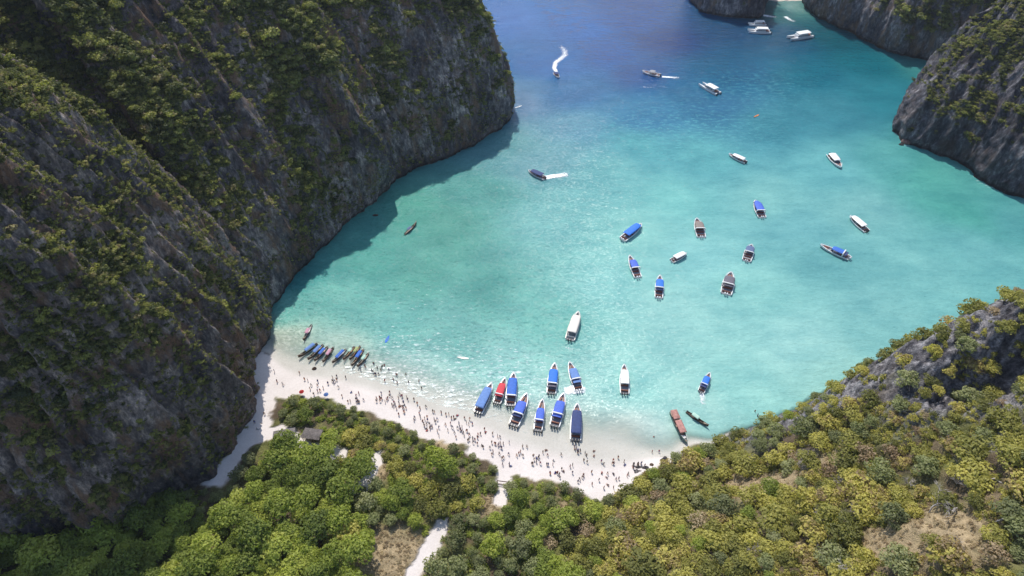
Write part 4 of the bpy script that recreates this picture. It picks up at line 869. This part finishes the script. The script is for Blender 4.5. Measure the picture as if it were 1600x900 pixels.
# long wooden tour boat with two rusty red roofs
r = empty('tour_boat', (0, 0, 0)); tag(r, 'long wooden tour boat with two rust-red roof panels, bow towards the beach', 'boat')
part('hull', bm_mesh('hull', hull_bm(L=12, W=2.9, sheer=.9, bow_rise=.7, fine=.6, rim=.22, transom=.8), [M['wood_teal'], M['deck_tan']]), r)
for a, b in ((-5.6, -2.2), (-1.7, 2.9)): part('roof', bm_mesh('roof', roof_bm(2.7, a, b, 2.3, .16, ribs=3), M['roof_rust'], True), r)
bm = bmesh.new(); tube(bm, [(0, 0, .7), (0, 0, 2.35)], .05, 5); pmn = bm_mesh('post', bm, M['wood_dark'])
for s in (-1, 1):
    for yy in (-5.4, -2.4, -1.5, .6, 2.7): part('post', pmn, r, (s * 1.22, yy, 0))
bm = bmesh.new(); tube(bm, [(-1.1, 3.2, 1.0), (-1.0, 3.4, 1.7), (-.3, 5.3, 2.0), (.3, 5.3, 2.0), (1.0, 3.4, 1.7), (1.1, 3.2, 1.0)], .06, 5); part('bow_rail', bm_mesh('bow_rail', bm, M['gelcoat_white']), r)
bm = bmesh.new(); box(bm, -.7, .7, 3.2, 4.3, .9, 1.15, 0, .04); part('bow_seat', bm_mesh('bow_seat', bm, M['cushion_pale']), r)
place(r, (1073, 694), (1050, 643), 0, 12.2, .82)
# kayaks, jet boat, small craft
def kayak(bow, stern, label, mat, name='kayak', W=.85, cat='kayak'):
    r = empty(name, (0, 0, 0)); tag(r, label, cat)
    part('hull', bm_mesh('hull', hull_bm(L=12, W=W * 3.2, sheer=.5, bow_rise=.3, fine=.9, rim=.5, floor=.2, transom=.35), [M[mat], M[mat]]), r)
    bm = bmesh.new(); box(bm, -.6, .6, -.9, .3, .3, .6, 0, .05); part('seat', bm_mesh('seat', bm, M['motor_black']), r)
    s = place(r, bow, stern, 0, 12.); r.scale = (s, s, s); return r
kayak((608, 523), (602, 534), 'small bright blue boat floating off the longtail boats', 'canvas_bright_blue', 'dinghy', 1.25, 'dinghy')
kayak((714, 557), (732, 559), 'pale kayak out in the glittering shallows', 'gelcoat_cream')
kayak((804, 168), (815, 164), 'tiny white boat at the foot of the left headland', 'gelcoat_white', 'dinghy', cat='dinghy')
kayak((1178, 182), (1186, 178), 'tiny orange kayak on the reef', 'plastic_orange')
jb = speedboat((873, 122), (867, 113), 'small dark motor boat pulling a long curling wake', 'canvas_navy', -3, 2, None, None, 1, name='motor_boat', group='speedboats under way', W=4.8)

# wakes: foam lying on the water, a low churned sheet
nt = NT('foam'); a_ = attr(nt, 'dens').outputs['Fac']; p = nt.pos()
f = nt.math('ADD', a_, nt.math('MULTIPLY', nt.math('SUBTRACT', nt.noise(1.3, 6, .75, p), .5), 1.5)); f = nt.ramp(f, [(.38, (0, 0, 0)), (.72, (1, 1, 1))])
nt.l(f, nt.b.inputs['Alpha']); nt.b.inputs['Base Color'].default_value = (.84, .88, .90, 1); nt.b.inputs['Roughness'].default_value = .7
M['foam'] = nt.m
def wake(pxs, w0, w1, label, dens=1.0, seed=0):
    P = np.array(pxy(pxs)); L = np.concatenate([[0], np.cumsum(np.linalg.norm(np.diff(P, axis=0), axis=1))]); n = max(8, int(L[-1] / .5)); t = np.linspace(0, L[-1], n)
    X = np.interp(t, L, P[:, 0]); Y = np.interp(t, L, P[:, 1]); tx, ty = np.gradient(X), np.gradient(Y); l = np.hypot(tx, ty) + 1e-9; nx, ny = -ty / l, tx / l
    m = 13; s = np.linspace(-1, 1, m); ww = w0 + (w1 - w0) * t / L[-1]
    gx_ = X[:, None] + nx[:, None] * s * ww[:, None]; gy_ = Y[:, None] + ny[:, None] * s * ww[:, None]; dd = (1 - s[None] ** 2) * dens * (1 - .55 * (t / L[-1]))[:, None] * np.minimum(1, (L[-1] - t) / (.2 * L[-1]) + .0)[:, None] * np.minimum(1, t / .8 + .3)[:, None]
    z_ = .05 + dd * .22 * (1 + fbm(gx_ * .8, gy_ * .8, 0, 3, seed))
    o = mesh_np('wake', np.stack([gx_, gy_, z_], -1).reshape(-1, 3), grid_faces(n, m), M['foam'], True, None, {'dens': dd}); tag(o, label, 'wake')
wake([(871, 117), (866, 106), (868, 98), (876, 92), (883, 86), (882, 79), (876, 72), (876, 64)], 1.6, 5.0, 'long curling white wake on the deep blue water at top centre', .85, 1)
wake([(851, 278), (862, 276), (885, 273), (894, 271)], 2.2, 3.6, 'white wake trailing right of the navy boat', 1.1, 2)
wake([(1034, 120), (1046, 121), (1066, 122)], 1.5, 2.4, 'straight wake behind the low white speedboat', .95, 3)
wake([(1004, 136), (1014, 137), (1030, 136)], 1.2, 1.5, 'faint patch of foam below the low white speedboat', .5, 4)
wake([(1192, 24), (1204, 26), (1218, 27)], 3.0, 3.4, 'left white wake streak near the far cliffs', .85, 5)
wake([(1226, 26), (1236, 32), (1246, 35)], 2.6, 3.2, 'right white wake streak near the far cliffs', .8, 6)
wake([(902, 606), (890, 610), (878, 613)], 2.6, 2.8, 'burst of white foam at the stern of the backing blue boat', 1.3, 7)
wake([(894, 614), (912, 612), (914, 600)], 1.0, 1.5, 'foam curling round the right side of the backing boat', 1.0, 8)
wake([(1097, 612), (1097, 620), (1098, 636)], 1.6, 2.4, 'pale churned wake below the small blue boat', .8, 9)
wake([(882, 544), (891, 546), (902, 544)], 1.2, 1.2, 'thin white ripple below the cream-roofed speedboat', .55, 10)

# ------------------------------------------------------------------ people
def body(name, joints, edges, radii, mats_by):
    me = bpy.data.meshes.new(name); me.from_pydata(joints, edges, []); o = bpy.data.objects.new(name, me); C.objects.link(o)
    md = o.modifiers.new('skin', 'SKIN'); md.use_smooth_shade = True
    for v, r_ in zip(me.skin_vertices[0].data, radii): v.radius = (r_, r_)
    me.skin_vertices[0].data[0].use_root = True
    dg = bpy.context.evaluated_depsgraph_get(); m2 = bpy.data.meshes.new_from_object(o.evaluated_get(dg)); C.objects.unlink(o); bpy.data.objects.remove(o)
    return m2
def pose(hipz=.92, lean=0, la=((.22, .0, 1.15), (.26, .05, .88)), ra=((-.22, .0, 1.15), (-.26, .05, .88)), ll=((.11, .02, .48), (.12, 0, .05), (.12, .16, .02)), rl=((-.11, .02, .48), (-.12, 0, .05), (-.12, .16, .02)), dz=0):
    J = [(0, 0, hipz), (0, lean * .3, hipz + .22), (0, lean * .7, hipz + .45), (0, lean * .9, hipz + .57), (0, lean, hipz + .70), (0, lean + .01, hipz + .80)]
    Rr = [.13, .115, .14, .055, .085, .07]; E_ = [(0, 1), (1, 2), (2, 3), (3, 4), (4, 5)]
    for s, arm in ((1, la), (-1, ra)):
        b = len(J); J.append((s * .17, lean * .75, hipz + .47)); Rr.append(.055); E_.append((2, b)); J.append(arm[0]); Rr.append(.04); E_.append((b, b + 1)); J.append(arm[1]); Rr.append(.03); E_.append((b + 1, b + 2))
        hx_, hy_, hz_ = arm[1]; d = Vector(arm[1]) - Vector(arm[0]); d.normalize(); pz = Vector(arm[1]) + d * .08; J.append(tuple(pz)); Rr.append(.035); E_.append((b + 2, b + 3))
        for k in range(5):
            q = pz + d * (.07 if k else .03) + Vector((0, (k - 2) * .022, 0)); J.append(tuple(q)); Rr.append(.009); E_.append((b + 3, len(J) - 1))
    for s, leg in ((1, ll), (-1, rl)):
        b = len(J); J.append((s * .1, 0, hipz - .05)); Rr.append(.095); E_.append((0, b))
        for k, (p_, r_) in enumerate(zip(leg, (.062, .042, .035))): J.append(p_); Rr.append(r_); E_.append((b + k, b + k + 1))
    return J, E_, Rr
poses = {
 'standing': pose(),
 'walking': pose(la=((.21, .16, 1.17), (.22, .32, .98)), ra=((-.21, -.14, 1.17), (-.22, -.22, .92)), ll=((.11, .2, .5), (.11, .22, .08), (.11, .38, .05)), rl=((-.11, -.08, .5), (-.11, -.36, .14), (-.11, -.24, .03))),
 'arms_up': pose(la=((.3, .12, 1.45), (.22, .22, 1.68)), ra=((-.24, .05, 1.15), (-.18, .25, 1.02))),
 'sitting': pose(hipz=.14, lean=-.08, la=((.24, -.1, .38), (.22, -.28, .12)), ra=((-.24, -.1, .38), (-.22, -.28, .12)), ll=((.13, .38, .42), (.13, .66, .08), (.13, .8, .05)), rl=((-.13, .38, .42), (-.13, .66, .08), (-.13, .8, .05))),
 'bending': pose(lean=.25, la=((.2, .38, 1.05), (.18, .5, .82)), ra=((-.2, .38, 1.05), (-.18, .5, .82))),
}
skin = [pm('skin_tan', (.36, .20, .13), .6), pm('skin_pale', (.52, .33, .24), .6), pm('skin_brown', (.17, .09, .055), .6)]
hair = pm('hair_dark', (.025, .018, .014), .7); hairb = pm('hair_fair', (.30, .20, .09), .7)
cloths = {'black': pm('cloth_black', (.02, .02, .025), .8), 'red': pm('cloth_red', (.5, .03, .03), .8), 'white': pm('cloth_white', (.75, .75, .75), .8), 'blue': pm('cloth_blue', (.03, .08, .35), .8), 'grey': pm('cloth_grey', (.15, .15, .16), .8), 'orange': pm('cloth_orange', (.65, .2, .04), .8)}
base_people = {k: body('person_' + k, *v, None) for k, v in poses.items()}
def person_mesh(ps, top, bot, sk, hr):
    def mk():
        me = base_people[ps].copy(); me.name = 'person'; hz_ = poses[ps][0][0][2]; hy_ = poses[ps][0][5][1]
        for m in (skin[sk], hair if hr == 0 else hairb, cloths[top] if top else skin[sk], cloths[bot]): me.materials.append(m)
        for f in me.polygons:
            c = f.center; zz = c.z - hz_; i = 0
            if zz > .70 or (zz > .62 and c.y < hy_ - .02): i = 1
            elif -.04 < zz < .14 and abs(c.x) < .22: i = 3
            elif ps != 'sitting' and -.28 < zz <= -.04 and abs(c.x) < .21: i = 3
            elif .14 <= zz < .52 and abs(c.x) < .24: i = 2
            f.material_index = i
        return me
    return cached(('person', ps, top, bot, sk, hr), mk)
def bank(x, y):
    return gheight(x, y)
zones = [  # polygon in survey pixels, count, label place, group
 ([(425, 580), (560, 590), (575, 640), (470, 616), (430, 612)], 36, 'on the open sand below the longtail boats', 'sand'),
 ([(565, 556), (650, 585), (665, 606), (600, 598), (560, 575)], 26, 'wading in the foamy shallows left of the speedboats', 'water'),
 ([(585, 598), (650, 622), (660, 668), (625, 655), (590, 640)], 38, 'in the crowd between the shrubs and the surf', 'sand'),
 ([(650, 622), (735, 655), (745, 700), (715, 697), (655, 672)], 60, 'in the dense crowd left of the faded blue boat', 'sand'),
 ([(735, 655), (800, 690), (800, 745), (775, 720), (742, 700)], 32, 'on the sand below the faded blue boat', 'sand'),
 ([(790, 690), (880, 705), (885, 752), (800, 740)], 32, 'on the white sand below the row of speedboats', 'sand'),
 ([(885, 695), (990, 715), (1030, 722), (985, 745), (945, 775), (885, 752)], 50, 'at the right end of the sand near the hillside', 'sand'),
 ([(1015, 675), (1035, 675), (1035, 705), (1015, 705)], 3, 'standing in shallows left of the red-roofed boat', 'water'),
 ([(1160, 640), (1215, 640), (1215, 658), (1160, 662)], 4, 'standing in the shallows at the foot of the right hill', 'water'),
 ([(385, 700), (400, 690), (402, 655), (420, 650), (418, 690)], 3, 'on the sandy strip at the foot of the left cliff', 'sand'),
 ([(893, 690), (905, 690), (908, 706), (895, 704)], 5, 'beside the stern of the navy boat', 'sand')]
prng = random.Random(5)
for poly, cnt, where, medium in zones:
    P = np.array(pxy(poly, .8)); lo, hi = P.min(0), P.max(0); k = 0; tries = 0
    cl_ = [(prng.uniform(lo[0], hi[0]), prng.uniform(lo[1], hi[1])) for _ in range(max(2, cnt // 5))]
    while k < cnt and tries < 6000:
        tries += 1
        if prng.random() < .5: cx, cy = prng.choice(cl_); x, y = cx + prng.gauss(0, 1.6), cy + prng.gauss(0, 1.6)
        else: x, y = prng.uniform(lo[0], hi[0]), prng.uniform(lo[1], hi[1])
        if poly_sdf(np.float64(x), np.float64(y), P) > 0: continue
        z = bank(x, y)
        if medium == 'sand' and z < .02: continue
        if medium == 'water' and 'hill' not in where: z = max(min(z, -.2), -1.1)
        if 'foot of the right hill' in where: z = -.7
        ps = prng.choices(['standing', 'walking', 'arms_up', 'sitting', 'bending'], [6, 6, 1, 2 if medium == 'sand' else 0, 1])[0]
        top = prng.choice([None, None, 'black', 'red', 'white', 'blue', 'grey', 'black']); bot = prng.choice(['black', 'blue', 'red', 'grey', 'black', 'orange']); sk = prng.choice([0, 0, 1, 2]); hr = 0 if prng.random() < .8 else 1
        o = bpy.data.objects.new('person', person_mesh(ps, top, bot, sk, hr)); C.objects.link(o); o.location = (x, y, z); o.rotation_euler = (0, 0, prng.uniform(0, 6.28)); s = prng.uniform(1.0, 1.14); o.scale = (s, s, s)
        act = {'standing': 'standing', 'walking': 'walking', 'arms_up': 'waving', 'sitting': 'sitting', 'bending': 'bending'}[ps]
        dress = (top + ' top') if top else bot + ' swimwear'
        tag(o, 'person in ' + dress + ' ' + act + ' ' + where.replace('standing in', 'in').replace('wading in', 'in'), 'person', 'people ' + where); k += 1

# ------------------------------------------------------------------ small things on land
def shelter(px, py, wdt, dep, rot, label, roofmat, seed):
    x, y, _ = at(px, py, 5); z = gheight(x, y); e = empty('shelter', (x, y, z), R(rot)); tag(e, label, 'shelter')
    bm = bmesh.new(); n = 9
    g = [[bm.verts.new((wdt * (i / n - .5), dep * (j / 5 - .5), 2.7 + .5 * (1 - abs(j / 5 - .5) * 2) + .06 * math.sin(i * 2.1 + seed + j))) for i in range(n + 1)] for j in range(6)]
    for j in range(5):
        for i in range(n): bm.faces.new((g[j][i], g[j][i + 1], g[j + 1][i + 1], g[j + 1][i]))
    q = bmesh.ops.solidify(bm, geom=bm.faces[:], thickness=.1); part('roof', bm_mesh('roof', bm, roofmat), e)
    bm = bmesh.new(); tube(bm, [(0, 0, -.5), (0, 0, 2.8)], .09, 6); pmn_ = bm_mesh('post', bm, M['bark'])
    for i in (-1, 0, 1):
        for j in (-1, 1): part('post', pmn_, e, (i * wdt * .44, j * dep * .44, 0))
    bm = bmesh.new(); box(bm, -wdt * .35, wdt * .35, dep * .30, dep * .36, .1, 1.9); part('wall', bm_mesh('wall', bm, M['wood_dark']), e)
shelter(446, 684, 7.5, 4.6, 12, 'low shelter with pale grey roof beside the shrubs behind the beach', pm('roof_grey', (.30, .275, .27), .9, .35, 1.5), 1)
shelter(489, 681, 6.6, 4.2, -8, 'shelter with brownish grey roof under the beach shrubs, right of the paler one', pm('roof_thatch', (.27, .24, .23), .95, .25, .8), 2)
x, y, _ = at(786, 757, 3); z = gheight(x, y); e = empty('wooden_frame', (x, y, z), R(-8)); tag(e, 'dark wooden rail frame across the sandy path to the beach', 'frame')
bm = bmesh.new(); box(bm, -2.1, 2.1, -.12, .12, 0, .22); beam = bm_mesh('beam', bm, M['wood_dark'])
part('beam', beam, e, (0, .45, 1.2)); part('beam', beam, e, (0, -.45, .9))
bm = bmesh.new(); box(bm, -.12, .12, -.12, .12, -.4, 1.5); pst = bm_mesh('post', bm, M['wood_dark'])
for s in (-1, 1):
    part('post', pst, e, (s * 2.0, .45, 0)); part('post', pst, e, (s * 2.0, -.45, 0))
bm = bmesh.new(); box(bm, -.1, .1, -.6, .6, 0, .2); cr_ = bm_mesh('crossbar', bm, M['wood_dark'])
for s in (-1, 1): part('crossbar', cr_, e, (s * 2.0, 0, 1.3))
def umbrella(px, py, mat, label):
    x, y, _ = at(px, py, 2); z = gheight(x, y); e = empty('beach_umbrella', (x, y, z)); tag(e, label, 'umbrella')
    bm = bmesh.new(); c = bm.verts.new((0, 0, 2.3)); ri = [bm.verts.new((math.cos(k * math.pi / 4) * .95, math.sin(k * math.pi / 4) * .95, 1.9)) for k in range(8)]
    for k in range(8): bm.faces.new((c, ri[k], ri[(k + 1) % 8]))
    bmesh.ops.solidify(bm, geom=bm.faces[:], thickness=.04); part('canopy', bm_mesh('canopy', bm, mat), e)
    bm = bmesh.new(); tube(bm, [(0, 0, -.3), (0, 0, 2.3)], .03, 6); part('pole', bm_mesh('pole', bm, M['metal_rail']), e)
umbrella(473, 617, M['cloth_red'] if 'cloth_red' in M else cloths['red'], 'red beach umbrella at the top edge of the shrubs'); umbrella(511, 621, M['canvas_faded_blue'], 'pale blue beach umbrella on the sand right of the red one')
def rock(px, py, z0, s, label, mat, seed, name='boulder'):
    x, y, _ = at(px, py, z0); bm = bmesh.new(); bmesh.ops.create_icosphere(bm, subdivisions=3, radius=1)
    for v in bm.verts:
        c = v.co; k = 1 + .35 * float(fbm(np.float64(c.x * 1.3 + seed), np.float64(c.y * 1.3), np.float64(c.z * 1.3), 3, seed)); v.co = Vector((c.x * k * s[0], c.y * k * s[1], c.z * k * s[2]))
    o = bpy.data.objects.new(name, bm_mesh(name, bm, mat, False)); C.objects.link(o); o.location = (x, y, z0 + .1 * s[2]); tag(o, label, 'rock')
rock(1416, 222, .3, (3.0, 2.2, 1.7), 'reddish boulder in the water at the tip of the right headland', mat_plain('rock_red', (.20, .12, .10), .9, var=.4, scale=.8), 3)
rock(1408, 226, .0, (1.5, 1.0, .7), 'small pale rock awash beside the reddish boulder', M['cliff_pale'], 4)
rock(409, 664, 3, (1.3, 1.0, .8), 'dark rock on the sand left of the shelters', M['cliff'], 5)
rock(491, 576, .1, (.9, .7, .5), 'small dark rock at the waterline below the longtail boats', M['cliff'], 6)
rock(587, 337, -.3, (1.6, 1.0, .6), 'dark rock awash in the shaded water below the left cliff', M['cliff'], 7)
rock(1583, 302, .0, (2.2, 1.8, 1.1), 'pale rock in the water near the right edge of the photo', M['cliff_pale'], 8)
rr_ = random.Random(3)
for i in range(16):
    t = rr_.random(); px = 990 + t * 120; py = 735 - t * 40 + rr_.uniform(-2, 6)
    rock(px, py, 1.0, (rr_.uniform(.5, 1.5), rr_.uniform(.4, 1.2), rr_.uniform(.4, .9)), 'grey-brown boulder at the foot of the right hill beside the sand', M['cliff_pale'], 20 + i)
    bpy.context.scene.collection.objects[-1]['group'] = 'boulders where the right hill meets the sand'
def dead_tree(px, py, z0, L, ang, label, seed):
    x, y, _ = at(px, py, z0); z = gheight(x, y); r = random.Random(seed); e = empty('dead_tree', (x, y, z), R(ang)); tag(e, label, 'dead tree', None)
    bm = bmesh.new(); pts = [(0, 0, -.3)]; n = 7
    for i in range(1, n + 1): pts.append((i / n * L + r.uniform(-.3, .3), r.uniform(-.5, .5) + .04 * i * i, 1.2 + i * .28 + r.uniform(-.2, .2)))
    tube(bm, pts, [.2 - .022 * i for i in range(n + 1)], 6); part('trunk', bm_mesh('trunk', bm, M['bark_pale'], True), e)
    bm = bmesh.new()
    for k in range(16):
        i = r.randint(2, n); p_ = Vector(pts[i]); d = Vector((r.uniform(.2, 1), r.uniform(-1, 1), r.uniform(.0, .8))).normalized(); l = r.uniform(1.2, 3.2); q = p_ + d * l * .5 + Vector((0, 0, r.uniform(-.1, .3))); tube(bm, [p_, q, p_ + d * l], [.07, .04, .015], 4)
        for _ in range(3): d2 = (d + Vector((r.uniform(-.8, .8), r.uniform(-.8, .8), r.uniform(-.2, .6)))).normalized(); tube(bm, [q, q + d2 * r.uniform(.6, 1.5)], [.04, .012], 4)
    part('branches', bm_mesh('branches', bm, M['bark_pale'], True), e)
dead_tree(1552, 740, 60, 8, -50, 'bleached fallen tree on the steep slope at the right edge', 1)
dead_tree(1462, 792, 52, 5.5, 35, 'thin bleached dead tree above the straw-coloured clearing', 2)
dead_tree(1345, 893, 42, 5.5, 150, 'tangle of grey bare branches at the bottom right', 3)
dead_tree(1560, 808, 60, 6, 10, 'grey bare branches below the bleached fallen tree', 4)
dead_tree(1500, 790, 54, 5, 190, 'grey dead branches among shrubs left of the bleached fallen tree', 5)
